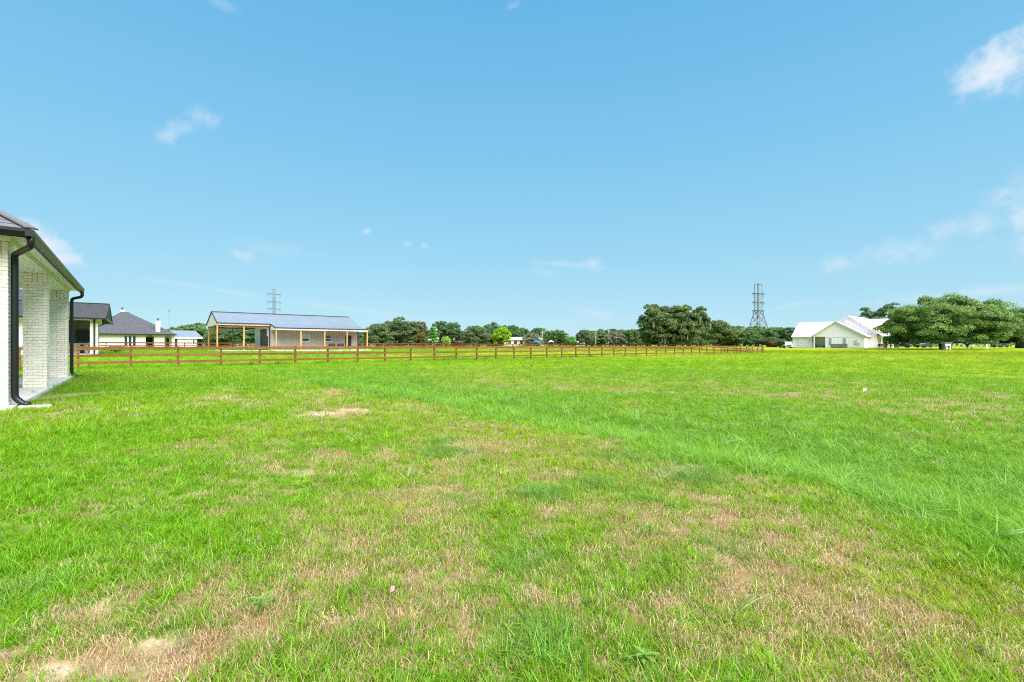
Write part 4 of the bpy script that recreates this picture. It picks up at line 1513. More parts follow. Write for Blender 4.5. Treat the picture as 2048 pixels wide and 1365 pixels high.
X, Y, zb = at(1973, 698.5, 122)
g = tz(X, Y)
cn = thing('white_marker', (X, Y, g), 'upright white cone shaped marker in the grass right of the meter hut', 'marker')
MB().tube([(X, Y, g), (X, Y, g + .75), (X, Y, g + 1.15)], [.28, .16, .04], 10).build('cone', 'trim_white', cn)
MB().box(X - .32, X + .32, Y - .32, Y + .32, g - .02, g + .05).build('base_plate', 'trim_white', cn)
X, Y, zb = at(1941, 697.5, 124)
g = tz(X, Y)
bh = thing('garden_bench', (X, Y, g), 'pale tilted lounge bench under the oak between hut and white marker', 'bench')
MB().beam((X - .9, Y, g + .42), (X + .3, Y, g + .42), .5, .06).build('seat', 'utility_grey', bh)
MB().beam((X + .32, Y, g + .45), (X + .95, Y, g + .95), .5, .06).build('backrest', 'utility_grey', bh)
for dx in (-.8, .25):
    MB().box(X + dx - .03, X + dx + .03, Y - .22, Y + .22, g, g + .385).build('leg', 'steel', bh)

# survey marks and stubs in the lawn
def lawn_at(x, y):
    X, Y = gpt(x, y, -.3)
    for _ in range(12):
        z = tz(X, Y)
        Y = FPX * (C - z) / (y - HY)
        X = (x - CX) / FPX * Y
    return X, Y, z


def wavy(X, Y, Z, w, h, m, label, name, cat, tilt, lift):
    o = thing(name, (X, Y, Z), label, cat)
    mb = MB()
    n = 5
    top, bot = [], []
    for i in range(n + 1):
        t = i / n - .5
        top.append((t * w, .03 * math.sin(i * 2.1) * w / .1, 0))
    fr = []
    for i in range(n):
        a, b = top[i], top[i + 1]
        ca, sa = math.cos(tilt), math.sin(tilt)
        def Pq(p, zz_):
            y = p[1] * .4 + zz_ * sa * .5
            z = zz_ * ca + p[0] * .35
            return (X + p[0] * .9, Y + y, Z + lift + z)
        mb.hexa([Pq(a, 0), Pq(b, 0), (Pq(b, 0)[0], Pq(b, 0)[1] + .002, Pq(b, 0)[2]), (Pq(a, 0)[0], Pq(a, 0)[1] + .002, Pq(a, 0)[2]),
                 Pq(a, h), Pq(b, h), (Pq(b, h)[0], Pq(b, h)[1] + .002, Pq(b, h)[2]), (Pq(a, h)[0], Pq(a, h)[1] + .002, Pq(a, h)[2])])
    mb.build('flag_cloth', m, o)
    MB().beam((X, Y + .01, Z - .05), (X + .01, Y + .01, Z + lift + h), .004).build('flag_wire', 'steel', o)


X, Y, z = lawn_at(1730, 786)
wavy(X, Y, z, .10, .09, 'pale_pink', 'pale pink survey flag sticking up in the far right lawn', 'survey_flag', 'flag', .3, .05)
X, Y, z = lawn_at(785, 1194)
wavy(X, Y, z, .022, .03, 'pink_plastic', 'small coral pink flag scrap lying in the near grass', 'survey_flag', 'flag', .9, .025)
for x, y, r, lab in ((1062.5, 734, .045, 'short black pipe stub in the lawn in front of the fence middle'), (1347, 722, .05, 'smaller black pipe stub in the lawn below the central oak')):
    X, Y, z = lawn_at(x, y)
    o = MB().tube([(X, Y, z - .05), (X, Y, z + .13), (X, Y, z + .15)], [r, r, r * .7], 10).build('pipe_stub', 'dark_trim')
    o.location = (0, 0, 0)
    tag(o, lab, 'pipe')
u_, v_ = uC + .9, VFN - .1
X, Y, _ = Wp(G, u_, v_, 0)
g = tz(X, Y)
o = MB().box(X - .06, X + .06, Y - .06, Y + .06, g - .1, g + .55).build('marker_post', 'brown_beam')
tag(o, 'short dark post stub standing alone right of the fence corner', 'post')
# ------------------------------------------------------------------ trees
def leaf_cloud(r, pos, nrm, size, aspect=.62, jit=.9):
    n = len(pos)
    nrm = nrm + r.normal(0, jit, (n, 3))
    nrm /= np.linalg.norm(nrm, axis=1, keepdims=True) + 1e-9
    t = np.cross(nrm, r.normal(0, 1, (n, 3)))
    t /= np.linalg.norm(t, axis=1, keepdims=True) + 1e-9
    b = np.cross(nrm, t)
    s = (size * r.uniform(.55, 1.35, n))[:, None]
    # a bent, pointed quad: tip, side, base, side
    V = np.stack([pos + t * s, pos + b * s * aspect + nrm * s * .15, pos - t * s, pos - b * s * aspect + nrm * s * .15], 1).reshape(-1, 3)
    F = np.arange(n * 4).reshape(n, 4)
    return V, F


def crown(name, seed, R, zc, ncl, nleaf, size, m, clump=(.13, .22), flat=.74, lowcut=-.7, gaps=.12, core=.12, taper=None):
    r = np.random.default_rng(seed)
    R = np.array(R, float)
    d = r.normal(0, 1, (ncl * 3, 3))
    d /= np.linalg.norm(d, axis=1, keepdims=True)
    d = d[d[:, 2] > lowcut][:ncl]
    lump = .84 + .40 * (fbm(d[:, 0] * 3 + seed, d[:, 1] * 3 + d[:, 2] * 2.2, 1.2, 3) - .5) * 2
    rad = r.uniform(.55, 1.0, len(d)) ** .45 * lump
    cen = d * R * rad[:, None]
    cen[:, 2] += zc
    if taper:
        hgt = (cen[:, 2] - (zc - R[2])) / (2 * R[2])
        cen[:, :2] *= (1 - taper * np.clip(hgt, 0, 1))[:, None]
    cr_ = r.uniform(*clump, len(cen)) * R[0]
    P, Nn, Rn = [], [], []
    for c, k in zip(cen, cr_):
        m_ = int(nleaf * r.uniform(.6, 1.3))
        q = r.normal(0, 1, (m_, 3))
        q /= np.linalg.norm(q, axis=1, keepdims=True)
        q[:, 2] = np.where(q[:, 2] < -.25, -q[:, 2] * .6, q[:, 2])
        rr = r.uniform(.35, 1.0, m_) ** .5
        off = q * rr[:, None] * k * np.array([1, 1, flat])
        P.append(c + off)
        Nn.append(q * .9 + np.array([0, 0, .55]))
        Rn.append(np.clip(np.full(m_, r.uniform(.15, .85)) + r.normal(0, .18, m_), 0, 1))
    if core:
        m_ = int(ncl * nleaf * core)
        q = r.normal(0, 1, (m_, 3))
        q /= np.linalg.norm(q, axis=1, keepdims=True)
        p = q * (r.uniform(0, 1, m_) ** .5)[:, None] * R * .62
        p[:, 2] = np.abs(p[:, 2]) * .9 - R[2] * .15 + zc
        P.append(p)
        Nn.append(q)
        Rn.append(r.uniform(.1, .7, m_))
    P, Nn, Rn = np.concatenate(P), np.concatenate(Nn), np.concatenate(Rn)
    keep = P[:, 2] > .2
    P, Nn, Rn = P[keep], Nn[keep], Rn[keep]
    V, F = leaf_cloud(r, P, Nn, size)
    return fast_mesh(name, V, F, m, {'rnd': np.repeat(Rn, 4)}), cen


def trunk_mesh(seed, cen, h0, r0, nl=9):
    r = random.Random(seed)
    mb = MB()
    pts = [(0, 0, -.3), (r.uniform(-.1, .1), 0, h0 * .5), (r.uniform(-.25, .25), r.uniform(-.2, .2), h0)]
    mb.tube(pts, [r0 * 1.35, r0, r0 * .8], 9)
    idx = r.sample(range(len(cen)), min(nl, len(cen)))
    for i in idx:
        c = cen[i]
        a = Vector(pts[-1]) + Vector((0, 0, -h0 * .2))
        b = Vector(c) * .92
        m1 = a.lerp(b, .35) + Vector((r.uniform(-.4, .4), r.uniform(-.4, .4), abs(b.z - a.z) * .12))
        m2 = a.lerp(b, .7) + Vector((r.uniform(-.5, .5), r.uniform(-.5, .5), r.uniform(0, .6)))
        mb.tube([tuple(a), tuple(m1), tuple(m2), tuple(b)], [r0 * .5, r0 * .36, r0 * .2, r0 * .07], 6)
    return mb


TEMPL = {}


def template(key, seed, R, zc, ncl, nleaf, size, h0, r0, m='oak_leaf', **kw):
    me, cen = crown(key, seed, R, zc, ncl, nleaf, size, m, **kw)
    tm = trunk_mesh(seed, cen, h0, r0)
    t = bpy.data.meshes.new('trunk')
    t.from_pydata(tm.v, [], tm.f)
    t.materials.append(M['bark'])
    t.polygons.foreach_set('use_smooth', [True] * len(t.polygons))
    TEMPL[key] = (me, t, R[0], zc + R[2])


template('oak_a', 11, (7.0, 6.5, 4.6), 5.2, 115, 150, .26, 2.2, .55)
template('oak_b', 23, (7.4, 6.6, 4.3), 4.8, 110, 150, .26, 1.9, .5, clump=(.12, .25))
template('oak_c', 37, (6.2, 6.0, 5.2), 5.6, 105, 150, .26, 2.4, .5, gaps=.2)
template('open_oak', 41, (6.6, 6.0, 4.8), 6.2, 66, 140, .23, 3.2, .5, lowcut=-.1, core=.04, clump=(.11, .19))
template('round_tree', 53, (5.0, 5.0, 4.4), 5.0, 95, 120, .25, 1.8, .3, lowcut=-.75, clump=(.16, .26), flat=.8)
template('narrow_tree', 59, (2.3, 2.3, 5.2), 5.9, 60, 75, .26, 1.5, .2, lowcut=-.9, taper=.55, clump=(.24, .4), flat=.8)
template('bushy_tree', 67, (4.4, 4.2, 3.2), 3.1, 75, 130, .22, 1.0, .25, lowcut=-.8, clump=(.15, .27))


def tree(x, ytop, hw, Z, key, m, label, group=None, name='oak_tree', rot=None):
    X = (x - CX) / FPX * Z
    g = tz(X, Z)
    ztop = C + (HY - ytop) / FPX * Z
    me, t, R, H = TEMPL[key]
    s = hw / FPX * Z / R
    sz = (ztop - g) / H
    o = thing(name, (X, Z, g), label, 'tree', group)
    o.scale = (s, s, sz)
    o.rotation_euler = (0, 0, rng.uniform(0, 6.28) if rot is None else rot)
    c = bpy.data.objects.new('crown', me)
    c.parent = o
    link(c)
    c.material_slots[0].link = 'OBJECT'
    c.material_slots[0].material = M[m]
    k = bpy.data.objects.new('trunk', t)
    k.parent = o
    link(k)
    return o


FG = 'live oaks filling the far tree line'
FL = 'dark live oak among many in the continuous far tree line'
B_, W_, D_, O_ = 'oak_leaf_blue', 'oak_leaf_warm', 'oak_leaf_dark', 'oak_leaf'
# the trees one can pick out
tree(395, 647, 48, 190, 'oak_a', O_, 'dark oak spreading behind the low metal shed and left barn posts')
tree(445, 655, 34, 150, 'oak_b', B_, 'oak seen through the left of the open barn bay')
tree(490, 650, 36, 140, 'oak_a', D_, 'oak seen through the right of the open barn bay')
tree(762, 648, 36, 165, 'oak_b', B_, 'oak directly right of the pole barn roof end')
tree(800, 636, 46, 172, 'oak_a', B_, 'highest wide oak of the clump right of the pole barn')
tree(838, 642, 24, 176, 'open_oak', 'olive_leaf', 'thin crowned oak with brownish top left of the pale green tree', name='oak_tree')
tree(842, 664, 17, 165, 'round_tree', 'olive_leaf', 'small olive green round tree under the brownish oak', name='shade_tree')
tree(867, 651, 11, 166, 'narrow_tree', 'fresh_leaf', 'slim pale green upright tree', name='young_tree')
tree(882, 641, 24, 185, 'open_oak', D_, 'airy dark oak behind the slim pale green tree')
tree(903, 640, 24, 182, 'oak_c', D_, 'tall dark oak just right of the slim pale green tree')
tree(893, 671, 10, 168, 'bushy_tree', 'weed_leaf', 'small mid green shrub tree at the foot of the tall dark oak', name='shade_tree')
tree(928, 663, 18, 188, 'oak_b', B_, 'low grey green oak right of the grey brown roofed house')
tree(955, 652, 30, 176, 'oak_b', B_, 'wide oak left of the round bright green tree')
tree(985, 646, 32, 188, 'oak_a', D_, 'dark oak right behind the round bright green tree')
tree(1003, 651, 20, 165, 'round_tree', 'lime_leaf', 'round bright lime green tree in front of the dark tree line', name='shade_tree', rot=.4)
tree(1024, 646, 20, 190, 'oak_c', D_, 'dark oak above the long cream shed')
tree(1043, 656, 20, 200, 'oak_b', O_, 'oak behind the right half of the long cream shed')
tree(1066, 664, 20, 172, 'bushy_tree', 'grey_leaf', 'pale grey leafless looking tree behind the bright blue canopy', name='grey_tree')
tree(1074, 655, 16, 200, 'open_oak', D_, 'airy oak above the pale grey tree')
tree(1096, 662, 14, 190, 'open_oak', O_, 'oak with sky gaps just right of the first utility pole')
tree(1118, 657, 22, 178, 'oak_c', O_, 'oak left of the low gap in the tree line')
tree(1143, 672, 9, 180, 'round_tree', 'fresh_leaf', 'small rounded green tree at the left of the sky gap', name='shade_tree')
tree(1172, 660, 22, 188, 'oak_b', B_, 'oak right of the sky gap and left of the utility poles')
tree(1200, 659, 22, 195, 'oak_a', O_, 'oak standing behind the two utility poles')
tree(1232, 662, 22, 178, 'bushy_tree', 'grey_leaf', 'pale grey green tree left of the central oak', name='grey_tree')
tree(1225, 657, 24, 195, 'open_oak', B_, 'oak behind the right utility pole')
tree(1258, 660, 24, 180, 'oak_b', O_, 'oak touching the left side of the central oak')
tree(1440, 641, 40, 178, 'oak_b', 'oak_leaf_deep', 'lower oak leaning out from the right side of the central oak', rot=1.0)
tree(1475, 653, 34, 190, 'oak_a', O_, 'oak between the central oak and the pylon')
tree(1512, 651, 28, 215, 'open_oak', O_, 'oak right behind the lattice pylon legs')
tree(1545, 655, 30, 205, 'oak_b', O_, 'oak above the little red barn')
tree(1578, 654, 24, 200, 'open_oak', D_, 'oak with open crown left of the white farmhouse roof')
tree(1560, 677, 14, 188, 'bushy_tree', D_, 'small dark tree right of the little red barn', name='shade_tree')
# the rest of the line, which nothing tells apart
for i, x in enumerate(np.arange(350, 1600, 27)):
    if 1128 < x < 1172:
        continue
    Z = 222 + (i * 37 % 45)
    top = 657 + (i * 53 % 9) if x > 690 else 655 + (i * 53 % 7)
    tree(float(x) + rng.uniform(-6, 6), top, 24 + (i * 29 % 10), Z, ('oak_a', 'oak_b', 'oak_c')[i % 3], (O_, B_, D_)[i % 3], FL, FG)
for i, x in enumerate(np.arange(720, 1600, 34)):
    if 1128 < x < 1165:
        continue
    tree(float(x) + rng.uniform(-6, 6), 673 + (i * 31 % 6), 22, 196 + (i * 17 % 12), ('bushy_tree', 'oak_b')[i % 2], (B_, O_, D_)[i % 3], 'low bushy dark tree at the foot of the far tree line', 'low trees at the foot of the tree line', name='bushy_oak')


def big_oak(x, Z, seed, R, zc, ncl, nleaf, size, h0, r0, m, label, moss=0, **kw):
    X = (x - CX) / FPX * Z
    g = tz(X, Z)
    me, cen = crown('crown', seed, R, zc, ncl, nleaf, size, m, **kw)
    o = thing('oak_tree', (X, Z, g), label, 'tree')
    c = link(bpy.data.objects.new('crown', me))
    c.parent = o
    tm = trunk_mesh(seed, cen, h0, r0, 26)
    t = bpy.data.meshes.new('trunk')
    t.from_pydata(tm.v, [], tm.f)
    t.materials.append(M['bark'])
    k = link(bpy.data.objects.new('trunk', t))
    k.parent = o
    if moss:
        r = np.random.default_rng(seed + 1)
        low = cen[np.argsort(cen[:, 2])][: int(len(cen) * .75)]
        V, Rn = [], []
        for _ in range(moss):
            p = low[r.integers(len(low))] + r.normal(0, .8, 3)
            L = r.uniform(.5, 1.9)
            for j in range(4):
                a = r.uniform(0, 6.28)
                w = r.uniform(.10, .22)
                q = p + r.normal(0, .18, 3)
                dx, dy = math.cos(a) * w, math.sin(a) * w
                V += [(q[0] - dx, q[1] - dy, q[2]), (q[0] + dx, q[1] + dy, q[2]), (q[0] + dx * .3, q[1] + dy * .3, max(.8, q[2] - L)), (q[0] - dx * .3, q[1] - dy * .3, max(.8, q[2] - L))]
                Rn += [r.uniform()] * 4
        V = np.array(V)
        ms = link(bpy.data.objects.new('hanging_moss', fast_mesh('hanging_moss', V, np.arange(len(V)).reshape(-1, 4), 'moss_strand', {'rnd': np.array(Rn)})))
        ms.parent = o
        ms['kind'] = 'stuff'
    return o


big_oak(1345, 160, 101, (13.2, 11.5, 8.2), 6.6, 230, 330, .27, 4.0, 1.0, 'oak_leaf_deep', 'biggest moss hung oak rising above the tree line in the centre', moss=200, clump=(.085, .15), lowcut=-.75)
big_oak(1890, 104, 103, (15.2, 11.0, 6.4), 5.2, 330, 360, .175, 2.6, .85, 'oak_leaf_warm', 'huge wide spreading oak on the right behind the meter hut', clump=(.07, .125), lowcut=-.78)
big_oak(2040, 128, 107, (12.0, 10.0, 6.3), 5.4, 170, 260, .26, 2.6, .8, 'oak_leaf', 'oak cut by the right edge behind the huge spreading oak', clump=(.085, .15), lowcut=-.75)
big_oak(1765, 150, 109, (10.0, 9.0, 6.8), 7.2, 95, 120, .33, 3.4, .6, 'oak_leaf_dark', 'airy oak rising behind the white farmhouse left of the huge oak', clump=(.08, .14), lowcut=-.1, core=.05)
for i, (x, top, hw, Z, k) in enumerate(((1830, 668, 30, 215, 'oak_b'), (1880, 672, 36, 225, 'oak_a'), (1935, 670, 36, 215, 'oak_b'), (1985, 668, 34, 220, 'oak_a'), (2040, 664, 36, 210, 'oak_c'), (2090, 660, 40, 205, 'oak_a'))):
    tree(x, top, hw, Z, k, (O_, B_)[i % 2], 'far oak seen low beneath the huge right oak', 'oaks beyond the huge right oak')

# shrub bed beside the second house
X = (233 - CX) / FPX * 53.0
g = tz(X, 53.0)
me, _ = crown('foliage', 71, (.85, .6, .42), .40, 40, 60, .07, 'oak_leaf_dark', lowcut=-.6, clump=(.25, .4))
o = thing('shrub', (X, 53.0, g), 'low dark shrub in the bed right of the stone porch house', 'shrub')
c = link(bpy.data.objects.new('foliage', me))
c.parent = o
mbs = MB()
for k in range(5):
    a = k * 1.26
    mbs.tube([(X, 53.0, g - .05), (X + .35 * math.cos(a), 53 + .25 * math.sin(a), g + .4)], [.03, .012], 5)
mbs.build('stem', 'bark', o)


# broad leaved weeds in the near lawn
def lance_leaf(mb, base, az, el, L, w, droop):
    n = 5
    d = Vector((math.cos(az), math.sin(az), 0))
    s = Vector((-math.sin(az), math.cos(az), 0))
    rows = []
    for i in range(n + 1):
        t = i / n
        p = Vector(base) + d * (L * t * math.cos(el)) + Vector((0, 0, L * t * math.sin(el) - droop * L * t * t))
        ww = w * math.sin(math.pi * min(1, .12 + .88 * t)) ** .8 if i < n else .001
        rows.append((p - s * ww, p + Vector((0, 0, -ww * .35)), p + s * ww))
    for i in range(n):
        for k in range(2):
            q = [rows[i][k], rows[i][k + 1], rows[i + 1][k + 1], rows[i + 1][k]]
            i0 = len(mb.v)
            mb.v += [tuple(x) for x in q]
            mb.f.append([i0, i0 + 1, i0 + 2, i0 + 3])


def weed(x, y, n, L, w, label, h=.05, el=.5):
    L, w = L * .72, w * .72
    X, Y, z = lawn_at(x, y)
    o = thing('leafy_weed', (X, Y, z), label, 'plant', 'leafy weeds in the lawn')
    MB().tube([(X, Y, z - .02), (X, Y, z + h)], [.004, .003], 6).build('stem', 'weed_leaf', o)
    for k in range(n):
        mb = MB()
        lance_leaf(mb, (X, Y, z + h * (.6 + .4 * k / n)), k * 2.4 + x, el + random.uniform(-.25, .3), L * random.uniform(.75, 1.1), w, .35)
        mb.build('leaf', 'weed_leaf', o, smooth=True)
    return o


weed(1290, 1335, 9, .085, .010, 'pale star shaped weed at the bottom edge in dry grass')
weed(1300, 1078, 8, .07, .008, 'right one of two small weeds in the dry grass above the star weed', .09)
weed(1283, 1082, 6, .06, .007, 'left one of two small weeds in the dry grass above the star weed', .08)
weed(520, 1235, 11, .10, .010, 'larger yellow green leafy weed in the left foreground grass', .08)
weed(1255, 1340, 6, .04, .008, 'tiny round leaved weed just left of the star weed', .05)

# distant woods that close the horizon: one mass
r = np.random.default_rng(5)
n = 26000
a = r.uniform(-1.0, 1.15, n)
d = r.uniform(330, 380, n)
top = 4.5 + 4.5 * fbm(a * 60, d * 0, 1.0, 4)
P = np.stack([np.sin(a) * d, np.cos(a) * d, .6 + top * r.uniform(0, 1, n) ** .8], 1)
V, F = leaf_cloud(r, P, np.tile(np.array([[0, -.6, .6]]), (n, 1)), .75)
o = link(bpy.data.objects.new('distant_woods', fast_mesh('distant_woods', V, F, 'oak_leaf', {'rnd': np.repeat(r.uniform(0, 1, n), 4)})))
tag(o, kind='stuff')
# ------------------------------------------------------------------ grass: blades scattered over the lawn with geometry nodes
PROTO = bpy.data.collections.new('grass_tufts')


def tuft(name, seed, n, h, w, spread, lean, curl, flat=False, segs=2):
    r = np.random.default_rng(seed)
    V, F, R = [], [], []
    for i in range(n):
        a = r.uniform(0, 2 * math.pi)
        rad = spread * math.sqrt(r.uniform())
        a0 = r.uniform(0, 2 * math.pi)
        b = np.array([math.cos(a0) * rad, math.sin(a0) * rad, -.004])
        d = np.array([math.cos(a), math.sin(a), 0])
        s = np.array([-math.sin(a), math.cos(a), 0])
        hh = h * r.uniform(.55, 1.15)
        ww = w * r.uniform(.7, 1.25) / 2
        ln = lean * r.uniform(.2, 1.4)
        cu = curl * r.uniform(.3, 1.5)
        if flat:
            b[2] = r.uniform(0, .018)
        q = r.uniform()
        i0 = len(V)
        for k in range(segs + 1):
            t = k / segs
            if flat:
                p = b + d * (hh * t) + np.array([0, 0, .012 * math.sin(math.pi * t) * r.uniform(0, 2)])
            else:
                p = b + d * (hh * (ln * t + cu * t * t)) + np.array([0, 0, hh * (t - .45 * cu * t * t)])
            x = ww * (1 - t) ** .6 if k < segs else ww * .12
            if k == 0:
                x = ww * .8
            V += [p - s * x, p + s * x]
            R += [q, q]
        for k in range(segs):
            F.append((i0 + 2 * k, i0 + 2 * k + 1, i0 + 2 * k + 3, i0 + 2 * k + 2))
    me = fast_mesh(name, np.array(V), np.array(F), 'grass_blade', {'rnd': np.array(R)})
    o = bpy.data.objects.new(name, me)
    PROTO.objects.link(o)
    return o


names = []
for i in range(4):   # 0-3 mown turf
    tuft('t%02d' % len(PROTO.objects), 200 + i, 15, .048, .0036, .036, .5, .45)
for i in range(3):   # 4-6 coarser turf
    tuft('t%02d' % len(PROTO.objects), 220 + i, 12, .066, .0048, .034, .5, .7)
for i in range(3):   # 7-9 tall lush
    tuft('t%02d' % len(PROTO.objects), 240 + i, 13, .19, .0075, .06, .4, .9, segs=3)
for i in range(3):   # 10-12 dry straw lying
    tuft('t%02d' % len(PROTO.objects), 260 + i, 20, .034, .0026, .05, 0, 0, flat=True)
for i in range(2):   # 13-14 fine wiry
    tuft('t%02d' % len(PROTO.objects), 280 + i, 26, .055, .0020, .050, .9, .5)
for i in range(2):   # 15-16 long single blades
    tuft('t%02d' % len(PROTO.objects), 300 + i, 5, .26, .0095, .03, .6, 1.1, segs=4)
for i in range(3):   # 17-19 wide clumps for farther out
    tuft('t%02d' % len(PROTO.objects), 320 + i, 46, .075, .010, .22, .5, .5)
for i in range(3):   # 20-22 wide tall clumps
    tuft('t%02d' % len(PROTO.objects), 340 + i, 34, .20, .014, .20, .4, .8)


def scatter(name, P, idx, rot, scl, tint, label=None):
    n = len(P)
    me = bpy.data.meshes.new(name)
    me.vertices.add(n)
    me.vertices.foreach_set('co', P.astype(np.float32).ravel())
    for nm, ty, arr in (('tuft', 'INT', idx), ('scl', 'FLOAT', scl)):
        a = me.attributes.new(nm, ty, 'POINT')
        a.data.foreach_set('value', arr.astype(np.int32 if ty == 'INT' else np.float32))
    for nm, arr in (('rot', rot), ('tint', tint)):
        a = me.attributes.new(nm, 'FLOAT_VECTOR', 'POINT')
        a.data.foreach_set('vector', arr.astype(np.float32).ravel())
    me.materials.append(M['grass_blade'])
    o = link(bpy.data.objects.new(name, me))
    ng = bpy.data.node_groups.new(name + '_nodes', 'GeometryNodeTree')
    ng.interface.new_socket('Geometry', in_out='INPUT', socket_type='NodeSocketGeometry')
    ng.interface.new_socket('Geometry', in_out='OUTPUT', socket_type='NodeSocketGeometry')
    N, L = ng.nodes.new, ng.links.new
    gi, go = N('NodeGroupInput'), N('NodeGroupOutput')
    ci = N('GeometryNodeCollectionInfo')
    ci.inputs['Collection'].default_value = PROTO
    ci.inputs['Separate Children'].default_value = True
    ci.inputs['Reset Children'].default_value = True
    ip = N('GeometryNodeInstanceOnPoints')
    ip.inputs['Pick Instance'].default_value = True

    def na(nm, ty):
        q = N('GeometryNodeInputNamedAttribute')
        q.data_type = ty
        q.inputs['Name'].default_value = nm
        return q.outputs['Attribute']
    L(gi.outputs[0], ip.inputs['Points'])
    L(ci.outputs[0], ip.inputs['Instance'])
    L(na('tuft', 'INT'), ip.inputs['Instance Index'])
    e2r = N('FunctionNodeEulerToRotation')
    L(na('rot', 'FLOAT_VECTOR'), e2r.inputs[0])
    L(e2r.outputs[0], ip.inputs['Rotation'])
    L(na('scl', 'FLOAT'), ip.inputs['Scale'])
    L(ip.outputs[0], go.inputs[0])
    md = o.modifiers.new('scatter', 'NODES')
    md.node_group = ng
    tag(o, kind='stuff')
    return o


def ring(r0, r1, dens, half=1.02):
    """random points in the sector the lawn is seen in, r0..r1 metres ahead, dens per square metre."""
    th = half
    A = th * (r1 * r1 - r0 * r0)
    n = int(A * dens)
    a = rng.uniform(-th, th, n)
    r = np.sqrt(rng.uniform(r0 * r0, r1 * r1, n))
    return np.sin(a) * r, np.cos(a) * r


GREEN = np.array([.155, .370, .004])
YGREEN = np.array([.290, .410, .016])
LUSH = np.array([.190, .370, .018])
FIELD = np.array([.170, .325, .004])
BLUEG = np.array([.160, .330, .080])
STRAW = np.array([.60, .475, .275])
OLIVE = np.array([.33, .33, .035])
PALE = np.array([.28, .47, .15])
STRIP = np.array([.28, .27, .010])


def lerp(a, b, t):
    return a * (1 - t)[:, None] + b * t[:, None]


bins = {'lawn_grass': [], 'lush_grass': [], 'dry_straw': []}


def put(kind, x, y, idx, scl, tint, tilt=.25):
    n = len(x)
    if not n:
        return
    P = np.stack([x, y, terrain(x, y)], 1)
    rot = np.stack([rng.normal(0, tilt, n), rng.normal(0, tilt, n), rng.uniform(0, 6.283, n)], 1)
    tint = tint * np.exp(rng.normal(0, .13, (n, 1))) * np.exp(rng.normal(0, .05, (n, 3)))
    bins[kind].append((P, idx, rot, scl, tint))


def allowed(z, x, y):
    ok = ~((z['hu'] < -1.64) & (z['hv'] > 12.1) & (z['hv'] < 23.5))
    ok &= ~((z['hu'] < -.9) & (z['hu'] > -1.66) & (z['hv'] > 12.28) & (z['hv'] < 12.6))
    ok &= z['soil'] < .5
    ok &= ~((z['u'] > BARN_L[0] - .6) & (z['u'] < BARN_L[0] + 26) & (z['v'] > VB - 3.6) & (z['v'] < VB + 10))
    ok &= ~((z['u'] < uA - .8) & (z['v'] > 52.8) & (z['v'] < 75))
    return ok


def grow(r0, r1, dens, size, far=False, half=1.02):
    x, y = ring(r0, r1, dens, half)
    z = zones(x, y)
    n = len(x)
    roll = rng.uniform(0, 1, n)
    ok = allowed(z, x, y)
    dry, lush, blue, yel = z['dry'], z['lush'], z['blue'], z['yel']
    base = lerp(np.repeat(GREEN[None], n, 0), YGREEN, np.clip(yel * .85 + .10 * z['fieldy'] + .45 * rng.uniform(0, 1, n) - .1, 0, 1))
    base = lerp(base, np.repeat(FIELD[None], n, 0), z['fieldy'] * .75 * (1 - .8 * yel))
    base = lerp(base, OLIVE, np.clip(dry * .7 * rng.uniform(0, 1, n), 0, 1))
    base = lerp(base, BLUEG, np.clip(blue * .65, 0, 1))
    base = lerp(base, LUSH, lush * .7)
    clump = fbm(x + 2, y + 8, 6.5, 3)
    keep_green = (clump + .16 * roll > .27 + .30 * dry) & (roll > np.clip(z['bare'] * 1.5, 0, .97))
    patchy = .45 + 1.1 * fbm(x + 9, y, 1.6, 3)
    # short turf
    m = ok & keep_green & (rng.uniform(0, 1, n) < patchy + lush + blue)
    mt = m & (rng.uniform(0, 1, n) > lush * .45)
    isb = (rng.uniform(0, 1, n) < blue * .8)
    k = rng.uniform(0, 1, n)
    coarse = k < (.10 + .75 * ss(fbm(x + 31, y, 2.6, 3), .48, .66) * (1 - blue))
    idx = np.where(isb, rng.integers(13, 15, n), np.where(coarse, rng.integers(4, 7, n), rng.integers(0, 4, n)))
    if far:
        idx = rng.integers(17, 20, n)
    sc = size * rng.uniform(.7, 1.25, n) * (1 - .35 * dry) * (1 + .35 * blue)
    put('lawn_grass', x[mt], y[mt], idx[mt], sc[mt], base[mt])
    # tall lush strip
    ml = ok & (rng.uniform(0, 1, n) < lush * (.5 if not far else .6)) & ~mt
    idx = rng.integers(7, 10, n) if not far else rng.integers(20, 23, n)
    put('lush_grass', x[ml], y[ml], idx[ml], (size * rng.uniform(.35, 1.05, n) * (.6 + .7 * z['n1']))[ml] * (.85 if not far else .75), lerp(base, PALE, .7 * rng.uniform(0, 1, n) ** 2)[ml])
    return x, y, z


def straw(r0, r1, dens, size, half=1.02):
    x, y = ring(r0, r1, dens, half)
    z = zones(x, y)
    n = len(x)
    p = np.clip(.24 + 1.0 * z['dry'] - .6 * z['lush'] - .6 * z['bare'] - .35 * z['grn'], .015, 1)
    m = allowed(z, x, y) & (rng.uniform(0, 1, n) < p)
    put('dry_straw', x[m], y[m], rng.integers(10, 13, n)[m], (size * rng.uniform(.6, 1.3, n))[m],
        lerp(np.repeat(STRAW[None], n, 0), STRAW * np.array([.62, .50, .36]), rng.uniform(0, 1, n) ** 1.5)[m], .12)


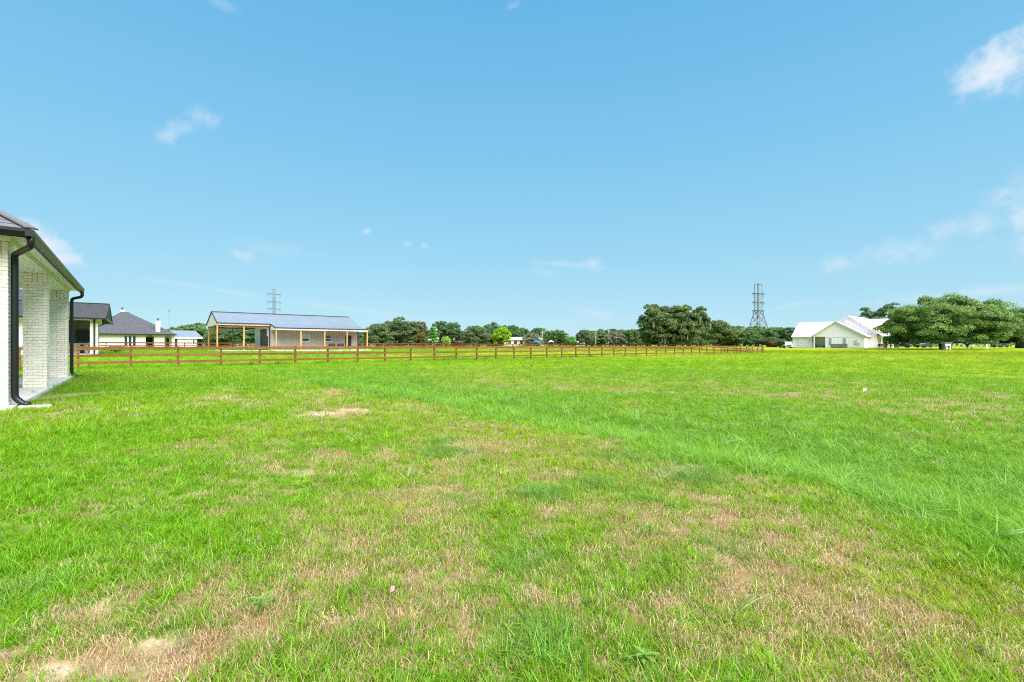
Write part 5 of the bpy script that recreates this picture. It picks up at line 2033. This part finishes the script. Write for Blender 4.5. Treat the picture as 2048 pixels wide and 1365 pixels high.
GD = 1.0
grow(.5, 4.2, 1650 * GD, 1.0, half=1.57)
grow(4.2, 8, 720 * GD, 1.15, half=1.4)
grow(8, 15, 230 * GD, 1.6, half=1.2)
grow(15, 30, 17 * GD, 1.15, far=True, half=1.15)
grow(30, 60, 6 * GD, 1.5, far=True)
grow(60, 130, 1.6 * GD, 2.2, far=True)
straw(.5, 4.2, 1300, 1.0, 1.57)
straw(4.2, 8, 520, 1.25, 1.4)
straw(8, 15, 110, 2.0, 1.2)

# long pale single blades that stand out of the turf
for r0, r1, dn in ((1.4, 5, 6.0), (5, 12, 5.0), (12, 24, 1.6)):
    x, y = ring(r0, r1, dn)
    z = zones(x, y)
    n = len(x)
    m = allowed(z, x, y) & (rng.uniform(0, 1, n) < .22 + 1.0 * z['lush'] - .15 * z['dry'])
    put('lush_grass', x[m], y[m], rng.integers(15, 17, n)[m], rng.uniform(.3, .7, n)[m] * (.7 + .4 * z['lush'][m]), np.repeat(PALE[None], n, 0)[m], .3)
# uncut yellow strip behind the fence corner
x, y = ring(75, 200, 1.3, .95)
z = zones(x, y)
m = rng.uniform(0, 1, len(x)) < z['tall']
n = int(m.sum())
put('lush_grass', x[m], y[m], rng.integers(20, 23, n), rng.uniform(1.3, 2.2, n), lerp(np.repeat(STRIP[None], n, 0), YGREEN * .8, rng.uniform(0, 1, n)))
# weeds along the foot of the near fence and the far fence
for vv, u0_, u1_, dn, s0 in ((VFN, -9, uC, 5.0, 1.0), (vK, uK - 70, uK + 60, 3.0, 1.6)):
    n = int((u1_ - u0_) * dn)
    uu_ = rng.uniform(u0_, u1_, n)
    vv_ = vv + rng.normal(0, .22, n)
    x, y = uu_ * G[0][0] + vv_ * G[1][0], uu_ * G[0][1] + vv_ * G[1][1]
    keep = fbm(x, y, .28, 3) > .5
    x, y = x[keep], y[keep]
    n = len(x)
    put('lush_grass', x, y, rng.integers(20, 23, n), rng.uniform(.8, 1.7, n) * s0, np.repeat((LUSH * .6)[None], n, 0))
for nm, L_ in bins.items():
    scatter(nm, *[np.concatenate([q[i] for q in L_]) for i in range(5)])
    print(nm, sum(len(q[0]) for q in L_))
